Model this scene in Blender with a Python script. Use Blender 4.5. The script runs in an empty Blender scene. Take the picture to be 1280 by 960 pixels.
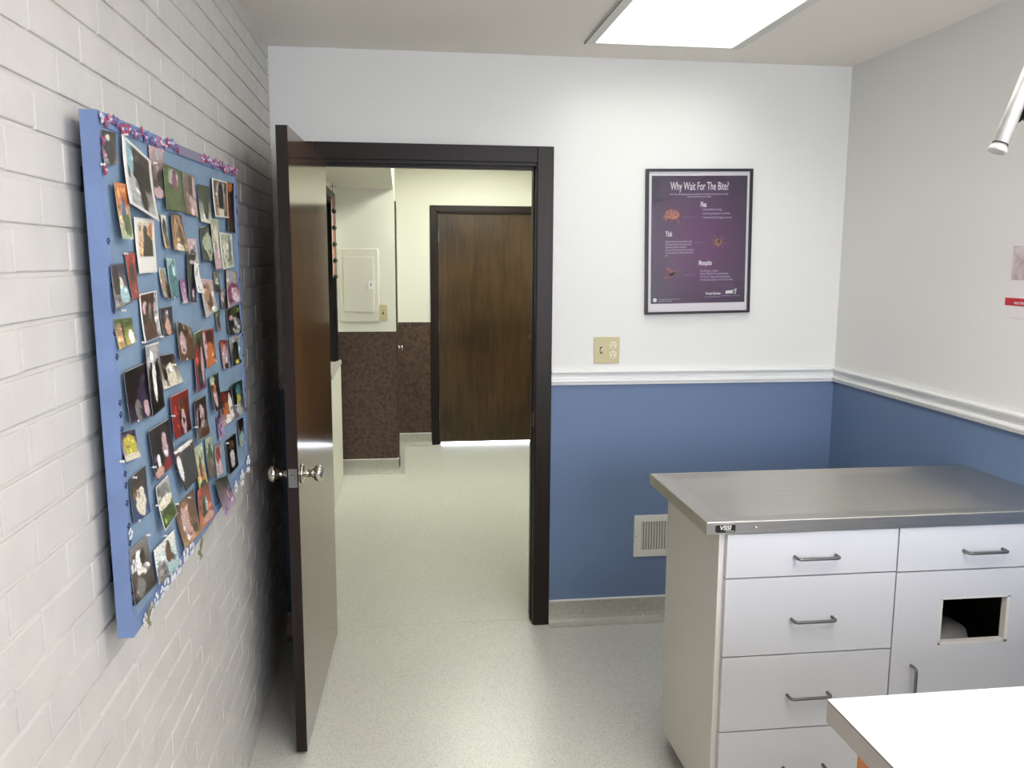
import bpy, bmesh, math, random
from mathutils import Vector, Matrix
random.seed(7)
S = bpy.context.scene
COL = S.collection
PI = math.pi

# ------------------------------------------------------------------ camera, world, lights, exposure
cam_d = bpy.data.cameras.new('camera'); cam = bpy.data.objects.new('camera', cam_d); COL.objects.link(cam)
CF, CP, CY_, CR = 1058.7059, -0.1446, -0.1295, 0.0049
Fw = Vector((-math.sin(CY_)*math.cos(CP), math.cos(CY_)*math.cos(CP), math.sin(CP)))
Rt = Fw.cross(Vector((0, 0, 1))).normalized(); Up = Rt.cross(Fw)
R2 = Rt*math.cos(CR)+Up*math.sin(CR); U2 = -Rt*math.sin(CR)+Up*math.cos(CR)
CAM = Vector((0, 0, 1.6178))
m = Matrix((R2, U2, -Fw)).transposed().to_4x4(); m.translation = CAM
cam.matrix_world = m
cam_d.sensor_fit = 'HORIZONTAL'; cam_d.sensor_width = 36; cam_d.lens = CF/1280*36
cam_d.clip_start = .02
S.camera = cam
S.view_settings.view_transform = 'Standard'; S.view_settings.look = 'None'
S.view_settings.gamma = 1; S.view_settings.use_curve_mapping = False
S.view_settings.exposure = 0.22

W = bpy.data.worlds.new('world'); S.world = W; W.use_nodes = True
bg = W.node_tree.nodes['Background']; bg.inputs[0].default_value = (.80, .86, 1, 1); bg.inputs[1].default_value = 18.0

SKY_E = 4.8           # skylight diffuser
TROFFER_E = 12.5       # room light behind the view
HALL_E = 20
SKY_C = (.98, .99, .98)
TROFFER_C = (1.0, .955, .90)
HALL_C = (.96, 1.0, .88)

def portal(name, loc, rot, sx, sy):
    l = bpy.data.lights.new(name, 'AREA'); l.shape = 'RECTANGLE'; l.size = sx; l.size_y = sy
    l.cycles.is_portal = True
    o = bpy.data.objects.new(name, l); COL.objects.link(o); o.location = loc; o.rotation_euler = rot
portal('window_portal', (1.15, -1.33, 1.6), (PI/2, 0, 0), 1.2, 1.1)

# ------------------------------------------------------------------ dimensions
XL, XR, YB, H = -.508, 1.932, 3.574, 2.448
YR = -1.2                        # rear wall
ZR = 1.086                       # top of the coloured wainscot
DX0, DX1, DH = -.342, .566, 2.02 # room doorway
YN, YF = 6.427, 7.385            # near and far corridor walls
HX0, HXC, HX1 = -.48, -.045, 1.45
WT = .12

# ------------------------------------------------------------------ material helpers
def srgb(c):
    return tuple(((v/255)/12.92 if v/255 <= .04045 else ((v/255+.055)/1.055)**2.4) for v in c[:3])+(1,)
def newmat(name):
    mt = bpy.data.materials.new(name); mt.use_nodes = True
    return mt, mt.node_tree.nodes, mt.node_tree.links, mt.node_tree.nodes['Principled BSDF']
def mat(name, col, rough=.5, metal=0, noise=0, scale=20, bump=0, bscale=200, coat=0, stretch=None, col2=None, detail=4, spec=None):
    """principled material, colour optionally mottled between col and col2 by noise, optional bump"""
    mt, N, L, b = newmat(name)
    b.inputs['Base Color'].default_value = srgb(col); b.inputs['Roughness'].default_value = rough
    b.inputs['Metallic'].default_value = metal; b.inputs['Coat Weight'].default_value = coat
    if spec is not None: b.inputs['Specular IOR Level'].default_value = spec
    tc = N.new('ShaderNodeTexCoord'); mp = N.new('ShaderNodeMapping'); L.new(tc.outputs['Object'], mp.inputs[0])
    if stretch: mp.inputs['Scale'].default_value = stretch
    if col2 or noise:
        n = N.new('ShaderNodeTexNoise'); n.inputs['Scale'].default_value = scale; n.inputs['Detail'].default_value = detail
        L.new(mp.outputs[0], n.inputs['Vector'])
        r = N.new('ShaderNodeValToRGB'); r.color_ramp.elements[0].position = .36; r.color_ramp.elements[1].position = .64
        c2 = col2 or tuple(max(0, v*(1-noise)) for v in col)
        r.color_ramp.elements[0].color = srgb(c2); r.color_ramp.elements[1].color = srgb(col)
        L.new(n.outputs['Fac'], r.inputs[0]); L.new(r.outputs[0], b.inputs['Base Color'])
    if bump:
        n2 = N.new('ShaderNodeTexNoise'); n2.inputs['Scale'].default_value = bscale; n2.inputs['Detail'].default_value = 3
        L.new(mp.outputs[0], n2.inputs['Vector'])
        bp = N.new('ShaderNodeBump'); bp.inputs['Strength'].default_value = bump; bp.inputs['Distance'].default_value = .002
        L.new(n2.outputs['Fac'], bp.inputs['Height']); L.new(bp.outputs[0], b.inputs['Normal'])
    return mt
def woodmat(name, cdark, clight, rough, axis_scale, bump=.05, spec=.5, blotch=1.5):
    mt, N, L, b = newmat(name)
    b.inputs['Roughness'].default_value = rough; b.inputs['Specular IOR Level'].default_value = spec
    tc = N.new('ShaderNodeTexCoord'); mp = N.new('ShaderNodeMapping'); L.new(tc.outputs['Object'], mp.inputs[0])
    mp.inputs['Scale'].default_value = axis_scale
    n = N.new('ShaderNodeTexNoise'); n.inputs['Scale'].default_value = 6; n.inputs['Detail'].default_value = 8; n.inputs['Roughness'].default_value = .65
    n.inputs['Distortion'].default_value = .6
    L.new(mp.outputs[0], n.inputs['Vector'])
    n3 = N.new('ShaderNodeTexNoise'); n3.inputs['Scale'].default_value = blotch; n3.inputs['Detail'].default_value = 2
    L.new(tc.outputs['Object'], n3.inputs['Vector'])
    mx = N.new('ShaderNodeMath'); mx.operation = 'ADD'; L.new(n.outputs['Fac'], mx.inputs[0]); L.new(n3.outputs['Fac'], mx.inputs[1])
    r = N.new('ShaderNodeValToRGB'); r.color_ramp.elements[0].position = .78/2*2-.0; r.color_ramp.elements[1].position = 1.0
    hf = N.new('ShaderNodeMath'); hf.operation = 'MULTIPLY'; hf.inputs[1].default_value = .5; L.new(mx.outputs[0], hf.inputs[0])
    r.color_ramp.elements[0].position = .38; r.color_ramp.elements[1].position = .62
    r.color_ramp.elements[0].color = srgb(cdark); r.color_ramp.elements[1].color = srgb(clight)
    L.new(hf.outputs[0], r.inputs[0]); L.new(r.outputs[0], b.inputs['Base Color'])
    bp = N.new('ShaderNodeBump'); bp.inputs['Strength'].default_value = bump; bp.inputs['Distance'].default_value = .002
    L.new(n.outputs['Fac'], bp.inputs['Height']); L.new(bp.outputs[0], b.inputs['Normal'])
    return mt
def emis(name, col, e):
    mt, N, L, b = newmat(name)
    b.inputs['Base Color'].default_value = (.8, .8, .8, 1)
    b.inputs['Emission Color'].default_value = (*col, 1); b.inputs['Emission Strength'].default_value = e
    return mt
def panemat(name, tint=(1, 1, 1)):
    mt, N, L, b = newmat(name); N.remove(b)
    t = N.new('ShaderNodeBsdfTransparent'); t.inputs[0].default_value = (*tint, 1)
    g = N.new('ShaderNodeBsdfGlossy'); g.inputs['Roughness'].default_value = .03
    f = N.new('ShaderNodeFresnel'); f.inputs[0].default_value = 1.28
    x = N.new('ShaderNodeMixShader'); L.new(f.outputs[0], x.inputs[0]); L.new(t.outputs[0], x.inputs[1]); L.new(g.outputs[0], x.inputs[2])
    L.new(x.outputs[0], N['Material Output'].inputs[0])
    return mt
def vcmat(name, rough=.3):
    mt, N, L, b = newmat(name)
    a = N.new('ShaderNodeVertexColor'); a.layer_name = 'Col'; L.new(a.outputs[0], b.inputs['Base Color']); b.inputs['Roughness'].default_value = rough
    return mt

M = {}
M['white'] = mat('white_wall_paint', (230, 229, 225), .55, bump=.12, bscale=260)
M['ceil'] = mat('ceiling_paint', (240, 235, 225), .8, bump=.2, bscale=180)
M['blue'] = mat('blue_wall_paint', (107, 127, 161), .55, bump=.1, bscale=260)
M['brick'] = mat('painted_brick', (210, 206, 200), .5, bump=.35, bscale=170, noise=.03, scale=8)
M['trimw'] = mat('white_gloss_trim', (240, 240, 238), .3)
M['cream'] = mat('cream_hall_paint', (228, 226, 214), .55, bump=.1, bscale=260)
M['brownwall'] = mat('brown_textured_wainscot', (92, 68, 54), .6, col2=(60, 44, 36), scale=45, bump=.3, bscale=150)
M['frame'] = woodmat('dark_stained_casing', (24, 16, 12), (40, 27, 20), .42, (8, 8, .6), .06, .3)
M['leaf'] = woodmat('glossy_brown_veneer', (62, 40, 26), (104, 74, 48), .12, (6, 6, .5), .05, .8)
M['leafedge'] = woodmat('dark_door_edge', (30, 21, 18), (44, 32, 27), .5, (8, 8, .6), .06, .3)
M['halldoor'] = woodmat('brown_flush_veneer', (46, 33, 18), (84, 61, 34), .35, (5, 5, .4), .05)
M['chrome'] = mat('polished_chrome', (215, 212, 205), .12, 1)
M['satin'] = mat('satin_metal', (150, 150, 150), .3, 1)
M['steel'] = mat('brushed_stainless', (210, 206, 198), .33, 1, col2=(200, 196, 189), scale=14, stretch=(.5, 14, 14), bump=.04, bscale=60)
M['lam'] = mat('white_laminate', (208, 208, 211), .35)
M['lamside'] = mat('cabinet_side_laminate', (222, 218, 210), .4)
M['pull'] = mat('grey_metal_pull', (120, 120, 122), .35, .8)
M['ctop'] = mat('mottled_white_laminate', (228, 228, 225), .3, col2=(216, 215, 211), scale=60)
M['cedge'] = mat('laminate_edge', (190, 183, 176), .45)
M['orange'] = woodmat('orange_oak', (196, 116, 40), (222, 142, 60), .4, (6, 6, .6), .03)
M['black'] = mat('black_plastic', (22, 22, 22), .4)
M['dark'] = mat('dark_void', (18, 16, 15), .8)
M['ivory'] = mat('ivory_plastic', (198, 186, 142), .35)
M['ivory2'] = mat('pale_ivory_plastic', (222, 214, 182), .3)
M['ventw'] = mat('white_enamel', (214, 214, 206), .4)
M['boardblue'] = mat('blue_board_paint', (120, 142, 184), .6, noise=.06, scale=10)
M['boardfelt'] = mat('blue_board_panel', (128, 152, 176), .75, noise=.05, scale=14)
M['phback'] = mat('photo_paper', (225, 222, 216), .5)
M['photo'] = vcmat('printed_snapshot', .28)
M['glass'] = panemat('clear_pane')
M['skydiff'] = emis('skylight_diffuser', SKY_C, SKY_E)
M['diff'] = emis('troffer_diffuser', TROFFER_C, TROFFER_E)
M['halldiff'] = emis('hall_diffuser', HALL_C, HALL_E)
M['grass'] = mat('outdoor_concrete', (200, 200, 196), .9)
M['coverub'] = None

def floormat(name, c1, c2, c3):
    mt, N, L, b = newmat(name)
    b.inputs['Roughness'].default_value = .33; b.inputs['Specular IOR Level'].default_value = .45
    tc = N.new('ShaderNodeTexCoord')
    v = N.new('ShaderNodeTexVoronoi'); v.inputs['Scale'].default_value = 330; L.new(tc.outputs['Object'], v.inputs['Vector'])
    sep = N.new('ShaderNodeSeparateColor'); L.new(v.outputs['Color'], sep.inputs[0])
    r = N.new('ShaderNodeValToRGB'); r.color_ramp.interpolation = 'CONSTANT'
    e = r.color_ramp.elements; e[0].color = srgb(c3); e[1].position = .16; e[1].color = srgb(c1)
    e2 = e.new(.62); e2.color = srgb(c2)
    L.new(sep.outputs[0], r.inputs[0])
    n = N.new('ShaderNodeTexNoise'); n.inputs['Scale'].default_value = 2.2; L.new(tc.outputs['Object'], n.inputs['Vector'])
    hs = N.new('ShaderNodeMixRGB'); hs.blend_type = 'MULTIPLY'; hs.inputs[0].default_value = .10
    L.new(r.outputs[0], hs.inputs[1]); L.new(n.outputs['Fac'], hs.inputs[2]); L.new(hs.outputs[0], b.inputs['Base Color'])
    bp = N.new('ShaderNodeBump'); bp.inputs['Strength'].default_value = .05; bp.inputs['Distance'].default_value = .001
    L.new(v.outputs['Distance'], bp.inputs['Height']); L.new(bp.outputs[0], b.inputs['Normal'])
    return mt
M['floor'] = floormat('speckled_sheet_vinyl', (226, 224, 214), (218, 216, 206), (194, 192, 182))
M['cove'] = floormat('speckled_cove_base', (196, 193, 182), (186, 183, 172), (162, 159, 149))

# ------------------------------------------------------------------ mesh helpers
def box(bm, x0, x1, y0, y1, z0, z1, mi=0, bev=0, tf=None):
    vs = [bm.verts.new(tf(Vector((x, y, z))) if tf else (x, y, z)) for x in (x0, x1) for y in (y0, y1) for z in (z0, z1)]
    fs = [(0, 1, 3, 2), (4, 6, 7, 5), (0, 4, 5, 1), (2, 3, 7, 6), (0, 2, 6, 4), (1, 5, 7, 3)]
    F = [bm.faces.new([vs[i] for i in f]) for f in fs]
    for f in F: f.material_index = mi
    if bev:
        ed = list({e for f in F for e in f.edges})
        g = bmesh.ops.bevel(bm, geom=ed, offset=bev, segments=2, affect='EDGES', profile=.6)
        for f in g['faces']: f.material_index = mi
    return F
def frame_basis(d):
    d = Vector(d).normalized(); a = Vector((0, 0, 1)) if abs(d.z) < .9 else Vector((1, 0, 0))
    u = d.cross(a).normalized(); return d, u, d.cross(u)
def lathe(bm, org, d, prof, n=24, mi=0, smooth=True):
    """prof: (distance along d, radius) list"""
    d, u, v = frame_basis(d); org = Vector(org); rings = []
    for t, r in prof:
        rings.append([bm.verts.new(org+d*t+(u*math.cos(2*PI*k/n)+v*math.sin(2*PI*k/n))*max(r, 1e-5)) for k in range(n)])
    for a, b in zip(rings, rings[1:]):
        for k in range(n):
            f = bm.faces.new((a[k], a[(k+1) % n], b[(k+1) % n], b[k])); f.material_index = mi; f.smooth = smooth
    for rg in (rings[0], rings[-1]):
        try:
            f = bm.faces.new(rg); f.material_index = mi
        except Exception: pass
def tube(bm, pts, r, n=10, mi=0):
    pts = [Vector(p) for p in pts]; rings = []; pu = None
    for i, p in enumerate(pts):
        t = (pts[min(i+1, len(pts)-1)]-pts[max(i-1, 0)]).normalized()
        if pu is None: _, u, v = frame_basis(t)
        else:
            u = (pu-t*pu.dot(t)).normalized(); v = t.cross(u)
        pu = u
        rings.append([bm.verts.new(p+(u*math.cos(2*PI*k/n)+v*math.sin(2*PI*k/n))*r) for k in range(n)])
    for a, b in zip(rings, rings[1:]):
        for k in range(n):
            f = bm.faces.new((a[k], a[(k+1) % n], b[(k+1) % n], b[k])); f.smooth = True; f.material_index = mi
    for rg in (rings[0], rings[-1]): bm.faces.new(rg).material_index = mi
def ball(bm, c, r, sc=(1, 1, 1), mi=0, sub=2):
    g = bmesh.ops.create_icosphere(bm, subdivisions=sub, radius=r)
    for v in g['verts']: v.co = Vector((v.co.x*sc[0], v.co.y*sc[1], v.co.z*sc[2]))+Vector(c)
    for f in {f for v in g['verts'] for f in v.link_faces}: f.material_index = mi; f.smooth = True
def prism(bm, prof, a, b, along, other, mi=0, mitre=(0, 0)):
    """extrude 2-D profile (depth from wall, z) between positions a..b. along/other unit vectors; mitre shortens by depth"""
    along = Vector(along); other = Vector(other)
    ra = [bm.verts.new(along*(a+mitre[0]*p[0])+other*p[0]+Vector((0, 0, p[1]))) for p in prof]
    rb = [bm.verts.new(along*(b+mitre[1]*p[0])+other*p[0]+Vector((0, 0, p[1]))) for p in prof]
    n = len(prof)
    for k in range(n):
        f = bm.faces.new((ra[k], ra[(k+1) % n], rb[(k+1) % n], rb[k])); f.material_index = mi
    bm.faces.new(ra).material_index = mi; bm.faces.new(rb).material_index = mi

ORG = {}
def wloc(o):
    return ORG.get(o.name, Vector((0, 0, 0)))
def obj(name, bm, mats, parent=None, org=None, autosmooth=None):
    """one mesh object built from world coordinates; origin at org (or parent's origin)"""
    o0 = Vector(org) if org is not None else (wloc(parent) if parent else None)
    if o0 is None:
        xs = [v.co for v in bm.verts]
        o0 = Vector((sum(v.x for v in xs)/len(xs), sum(v.y for v in xs)/len(xs), min(v.z for v in xs)))
    bmesh.ops.recalc_face_normals(bm, faces=bm.faces[:])
    for v in bm.verts: v.co -= o0
    me = bpy.data.meshes.new(name); bm.to_mesh(me); bm.free()
    for mt in (mats if isinstance(mats, (list, tuple)) else [mats]): me.materials.append(mt)
    o = bpy.data.objects.new(name, me); COL.objects.link(o)
    if parent: o.parent = parent; o.location = o0-wloc(parent)
    else: o.location = o0
    ORG[o.name] = o0
    return o
def tag(o, label=None, cat=None, group=None, kind=None):
    if label: o['label'] = label
    if cat: o['category'] = cat
    if group: o['group'] = group
    if kind: o['kind'] = kind
    return o
def thing(name, label, cat, loc, group=None, kind=None):
    o = bpy.data.objects.new(name, None); COL.objects.link(o); o.location = loc; o.empty_display_size = .05
    ORG[o.name] = Vector(loc)
    return tag(o, label, cat, group, kind)
def B(): return bmesh.new()
def bxo(name, dims, mt, parent=None, bev=0):
    bm = B(); box(bm, *dims, bev=bev); return obj(name, bm, mt, parent)
def text_mesh(name, body, size, xs, pos, ex, ez, mt, parent, align='LEFT', ext=.0004, spacing=1.0, offset=0):
    """text laid in plane: ex = reading direction, ez = up direction (world)"""
    cu = bpy.data.curves.new('t', 'FONT'); cu.body = body; cu.size = size; cu.align_x = align; cu.align_y = 'CENTER'
    cu.extrude = ext; cu.space_line = spacing; cu.offset = offset; cu.resolution_u = 3
    t = bpy.data.objects.new('t', cu); COL.objects.link(t)
    dg = bpy.context.evaluated_depsgraph_get(); dg.update()
    me = bpy.data.meshes.new_from_object(t.evaluated_get(dg))
    bpy.data.objects.remove(t); ex = Vector(ex); ez = Vector(ez); ny = ex.cross(ez)
    o0 = wloc(parent)
    for v in me.vertices:
        c = v.co.copy(); v.co = Vector(pos)+ex*(c.x*xs)+ez*c.y+ny*c.z-o0
    me.materials.clear(); me.materials.append(mt); me.name = name
    o = bpy.data.objects.new(name, me); COL.objects.link(o); o.parent = parent; ORG[o.name] = o0
    return o

# ------------------------------------------------------------------ structure
bm = B(); box(bm, -2.4, 2.2, YR-.1, YF+.12, -.1, 0)
tag(obj('floor', bm, M['floor']), 'pale grey speckled sheet vinyl floor running through the doorway', 'floor', kind='structure')
bm = B(); box(bm, DX0, DX1, YB+.055, YB+.0565, 0, .0005)
tag(obj('trim_7', bm, M['cove']), 'thin seam line in the vinyl under the open doorway', 'floor seam', kind='structure')
# ceiling with two troffer openings
TX0, TX1, TY0, TY1 = .705, 1.33, 2.10, 3.33
UY0, UY1 = .15, 1.38
bm = B()
for x0, x1, y0, y1 in ((XL-.1, TX0, YR-.1, YB+WT), (TX1, XR+.1, YR-.1, YB+WT), (TX0, TX1, TY1, YB+WT), (TX0, TX1, UY1, TY0), (TX0, TX1, YR-.1, UY0)):
    box(bm, x0, x1, y0, y1, H, H+.12)
tag(obj('ceiling', bm, M['ceil']), 'flat warm white ceiling of the exam room', 'ceiling', kind='structure')
bm = B()
for a in ((-2.4, .35, YB+WT, YF+.12), (.95, HX1+.1, YB+WT, YF+.12), (.35, .95, YB+WT, 5.5), (.35, .95, 6.7, YF+.12)): box(bm, *a, 2.46, 2.56)
tag(obj('ceiling', bm, M['cream']), 'corridor ceiling beyond the doorway', 'ceiling', kind='structure')
bm = B(); box(bm, HX0-.02, -.052, YB+WT+.1, YN, 2.136, 2.46)
tag(obj('ceiling', bm, M['cream']), 'lowered ceiling soffit above the electrical panel in the corridor', 'ceiling', kind='structure')

# left brick wall
bm = B()
ph, pl, jt = .06665, .195, .0065
box(bm, XL-.2, XL-.0048, YR-.1, YB+WT, 0, H, 1)
k0 = -int(1.928//ph)-1
rng = random.Random(3)
for k in range(k0, 9):
    zb = 1.928+ph*k; zt = zb+ph
    zb2, zt2 = max(zb+jt/2, 0.0), min(zt-jt/2, H)
    if zt2-zb2 < .01: continue
    off = 1.403 if (k % 2) else 1.309
    j0 = int((YR-off)/pl)-1; j1 = int((YB-off)/pl)+1
    for j in range(j0, j1+1):
        jw = rng.uniform(-.006, .006)
        ya = off+pl*j+.0022+rng.uniform(-.0012, .0012); yb_ = off+pl*(j+1)-.0022+rng.uniform(-.0012, .0012)
        ya = max(ya, YR); yb_ = min(yb_, YB-.001)
        if yb_-ya < .02: continue
        x1 = XL+rng.uniform(-.0005, .0005); x0 = XL-.005; c = .0024
        dz = rng.uniform(-.0012, .0012)
        q = [(x0, ya, zb2), (x0, yb_, zb2), (x0, yb_, zt2), (x0, ya, zt2)]
        mid = [(x1-.0008, ya+.0005, zb2+.001+dz), (x1-.0008, yb_-.001, zb2+.001+dz), (x1-.0008, yb_-.001, zt2-.001+dz), (x1-.0008, ya+.001, zt2-.001+dz)]
        fr = [(x1, ya+.0014, zb2+c+dz), (x1, yb_-.0014, zb2+c+dz), (x1, yb_-.0014, zt2-c+dz), (x1, ya+.0014, zt2-c+dz)]
        a = [bm.verts.new(p) for p in q]; d_ = [bm.verts.new(p) for p in mid]; b = [bm.verts.new(p) for p in fr]
        for i in range(4):
            bm.faces.new((a[i], a[(i+1) % 4], d_[(i+1) % 4], d_[i]))
            bm.faces.new((d_[i], d_[(i+1) % 4], b[(i+1) % 4], b[i]))
        bm.faces.new(b)
tag(obj('wall_left', bm, [M['brick'], M['brick']]), 'white painted brick wall carrying the photo board', 'wall', kind='structure')

# back wall with doorway: white above, blue below; corridor face cream/brown
def split_wall(bm, x0, x1, y0, y1, z0, z1, lo, hi, zr=ZR):
    if z0 < zr: box(bm, x0, x1, y0, y1, z0, min(z1, zr), lo)
    if z1 > zr: box(bm, x0, x1, y0, y1, max(z0, zr), z1, hi)
bm = B()
split_wall(bm, XL-.1, DX0, YB, YB+.06, 0, H, 1, 0)
split_wall(bm, DX1, XR+.1, YB, YB+.06, 0, H, 1, 0)
split_wall(bm, DX0, DX1, YB, YB+.06, DH, H, 1, 0)
split_wall(bm, XL-.1, DX0, YB+.06, YB+WT, 0, H, 3, 2)
split_wall(bm, DX1, XR+.1, YB+.06, YB+WT, 0, H, 3, 2)
split_wall(bm, DX0, DX1, YB+.06, YB+WT, DH, H, 3, 2)
tag(obj('wall_back', bm, [M['white'], M['blue'], M['cream'], M['brownwall']]), 'white and blue end wall with the open doorway', 'wall', kind='structure')
bm = B(); split_wall(bm, XR, XR+.1, YR-.1, YB+WT, 0, H, 1, 0)
tag(obj('wall_right', bm, [M['white'], M['blue']]), 'white over blue side wall behind the steel table', 'wall', kind='structure')
# rear wall with a window (behind the photographer)
wx0, wx1, wz0, wz1 = .55, 1.75, 1.05, 2.15
bm = B()
split_wall(bm, XL, wx0, YR-.12, YR, 0, H, 1, 0); split_wall(bm, wx1, XR, YR-.12, YR, 0, H, 1, 0)
box(bm, wx0, wx1, YR-.12, YR, 0, wz0, 1); box(bm, wx0, wx1, YR-.12, YR, wz1, H, 0)
tag(obj('wall_rear', bm, [M['white'], M['blue']]), 'wall with the window behind the photographer', 'wall', kind='structure')
w = thing('window_1', 'daylight window in the wall behind the photographer', 'window', (1.15, YR, wz0), kind='structure')
bm = B()
for a in ((wx0, wx0+.05, wz0, wz1), (wx1-.05, wx1, wz0, wz1), (wx0, wx1, wz0, wz0+.05), (wx0, wx1, wz1-.05, wz1), (1.13, 1.17, wz0, wz1)):
    box(bm, a[0], a[1], YR-.09, YR-.03, a[2], a[3])
obj('window_frame', bm, M['trimw'], w)
bxo('window_pane', (wx0+.04, wx1-.04, YR-.062, YR-.058, wz0+.04, wz1-.04), M['glass'], w)

# corridor walls
bm = B(); split_wall(bm, -2.4, HXC, YN, YN+.11, 0, 2.46, 1, 0)
split_wall(bm, HXC-.11, HXC-.001, YN+.11, YF, 0, 2.46, 1, 0)
tag(obj('wall_hall_near', bm, [M['cream'], M['brownwall']]), 'cream over brown corridor wall holding the electrical panel', 'wall', kind='structure')
bm = B()
FX0, FX1 = .300, 1.215
split_wall(bm, HXC-.11, FX0, YF, YF+.11, 0, 2.46, 1, 0); split_wall(bm, FX1, HX1+.1, YF, YF+.11, 0, 2.46, 1, 0)
split_wall(bm, FX0, FX1, YF, YF+.11, 2.03, 2.46, 1, 0)
tag(obj('wall_hall_far', bm, [M['cream'], M['brownwall']]), 'corridor end wall around the closed brown door', 'wall', kind='structure')
bm = B(); split_wall(bm, HX1, HX1+.1, YB+WT, YF, 0, 2.46, 1, 0)
tag(obj('wall_hall_right', bm, [M['cream'], M['brownwall']]), 'right side wall of the corridor', 'wall', kind='structure')
SY0, SY1 = 5.45, 6.25
bm = B()
split_wall(bm, HX0-.11, HX0, YB+WT, SY0, 0, 2.46, 1, 0); split_wall(bm, HX0-.11, HX0, SY1, YN, 0, 2.46, 1, 0)
split_wall(bm, HX0-.11, HX0, SY0, SY1, 2.03, 2.46, 1, 0)
tag(obj('wall_hall_left', bm, [M['cream'], M['brownwall']]), 'left side wall of the corridor with the half door opening', 'wall', kind='structure')
bm = B(); box(bm, -2.5, -2.4, YB, YN+.1, 0, 2.5); box(bm, -2.4, HX0-.11, YB+WT-.02, YB+WT+.08, 0, 2.5)
tag(obj('wall_hall_side_room', bm, M['cream']), 'cream walls of the side room past the half door', 'wall', kind='structure')
# outdoors beyond the far door
bm = B(); box(bm, -3, 4, YF+.12, YF+6, -.12, -.02)
tag(obj('ground', bm, M['grass']), 'bright outdoor paving beyond the far door', 'ground', kind='structure')

# cove baseboards: profile (depth, z)
cp = [(0, 0), (.055, 0), (.055, .0015), (.038, .004), (.024, .011), (.014, .022), (.008, .038), (.006, .06), (.006, .104), (0, .104)]
def cove(name, segs, label):
    bm = B()
    for a, b, al, ot, base, mt in segs:
        n0 = len(bm.verts)
        prism(bm, cp, a, b, al, ot, 0, mt)
        prism(bm, [(0, .104), (.009, .104), (.009, .110), (0, .110)], a, b, al, ot, 1, mt)
        bm.verts.ensure_lookup_table()
        for v in bm.verts[n0:]: v.co += Vector(base)
    return tag(obj(name, bm, [M['cove'], M['trimw']]), label, 'baseboard', kind='structure')
X_, Y_ = (1, 0, 0), (0, 1, 0); nX, nY = (-1, 0, 0), (0, -1, 0)
cove('baseboard_back', [(XL, DX0-.065, X_, nY, (0, YB, 0), (0, 0)), (DX1+.069, XR, X_, nY, (0, YB, 0), (0, -1))], 'coved grey vinyl base along the blue end wall')
cove('baseboard_right', [(YR, YB, Y_, nX, (XR, 0, 0), (0, -1))], 'coved grey vinyl base along the right wall')
cove('baseboard_hall', [(HX0, HXC-.001, X_, nY, (0, YN, 0), (0, 1)), (YN, YF, Y_, X_, (HXC-.001, 0, 0), (-1, -1)), (HXC, FX0-.05, X_, nY, (0, YF, 0), (1, 0)), (FX1+.05, HX1, X_, nY, (0, YF, 0), (0, -1))], 'coved grey vinyl base along the corridor walls')
# chair rail
rp = [(0, 1.086), (.011, 1.086), (.013, 1.090), (.011, 1.094), (.017, 1.096), (.020, 1.103), (.017, 1.110), (.010, 1.114), (.009, 1.122), (.011, 1.130), (.018, 1.137), (.027, 1.140), (.029, 1.145), (.027, 1.150), (0, 1.150)]
bm = B(); prism(bm, rp, DX1+.069, XR, X_, nY, 0, (0, -1)); prism(bm, rp, XL, DX0-.066, X_, nY, 0)
for v in bm.verts: v.co.y += YB
tag(obj('trim_1', bm, M['trimw']), 'white moulded chair rail on the end wall', 'chair rail', kind='structure')
bm = B(); prism(bm, rp, YR, YB, Y_, nX, 0, (0, -1))
for v in bm.verts: v.co.x += XR
tag(obj('trim_2', bm, M['trimw']), 'white moulded chair rail on the right wall above the steel table', 'chair rail', kind='structure')

# doorway casing and jamb
def casing(name, x0, x1, y, zt, w, wr, label, t=.016, jamb=WT, stop=True, sign=-1):
    bm = B()
    ya, yb_ = (y-t, y) if sign < 0 else (y, y+t)
    box(bm, x0-w, x0, ya, yb_, 0, zt+w, bev=.003); box(bm, x1, x1+wr, ya, yb_, 0, zt+w, bev=.003)
    box(bm, x0, x1, ya, yb_, zt, zt+w, bev=.003)
    j0, j1 = (y-.004, y+jamb+.004)
    box(bm, x0, x0+.018, j0, j1, 0, zt); box(bm, x1-.003, x1+.001, j0, j1, 0, zt); box(bm, x0, x1, j0, j1, zt-.012, zt)
    if stop:
        box(bm, x0+.018, x0+.030, y+.04, y+.075, 0, zt-.012); box(bm, x1-.008, x1-.003, y+.04, y+.075, 0, zt-.012); box(bm, x0, x1, y+.04, y+.075, zt-.024, zt-.012)
    return tag(obj(name, bm, M['frame']), label, 'door frame', kind='structure')
trim = casing('trim_3', DX0, DX1, YB, DH, .066, .069, 'dark brown casing around the open doorway')
sp = bxo('strike_plate', (DX1-.0045, DX1-.0028, YB+.012, YB+.036, .90, .96), M['satin'], trim)
trim2 = casing('trim_4', FX0, FX1, YF, 2.03, .052, .06, 'dark brown casing around the closed corridor door', jamb=.11)
bm = B()
box(bm, HX0, HX0+.016, SY1, SY1+.065, .888, 2.08, bev=.003); box(bm, HX0, HX0+.016, SY0-.065, SY0, 0, 2.08, bev=.003); box(bm, HX0, HX0+.016, SY0-.065, SY1+.065, 2.03, 2.08+.005, bev=.003)
box(bm, HX0-.11, HX0, SY1-.018, SY1+.001, 0, 2.03); box(bm, HX0-.11, HX0, SY0-.001, SY0+.018, 0, 2.03); box(bm, HX0-.11, HX0, SY0, SY1, 2.015, 2.03)
t5 = tag(obj('trim_5', bm, M['frame']), 'dark casing around the half door opening', 'door frame', kind='structure')
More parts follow.
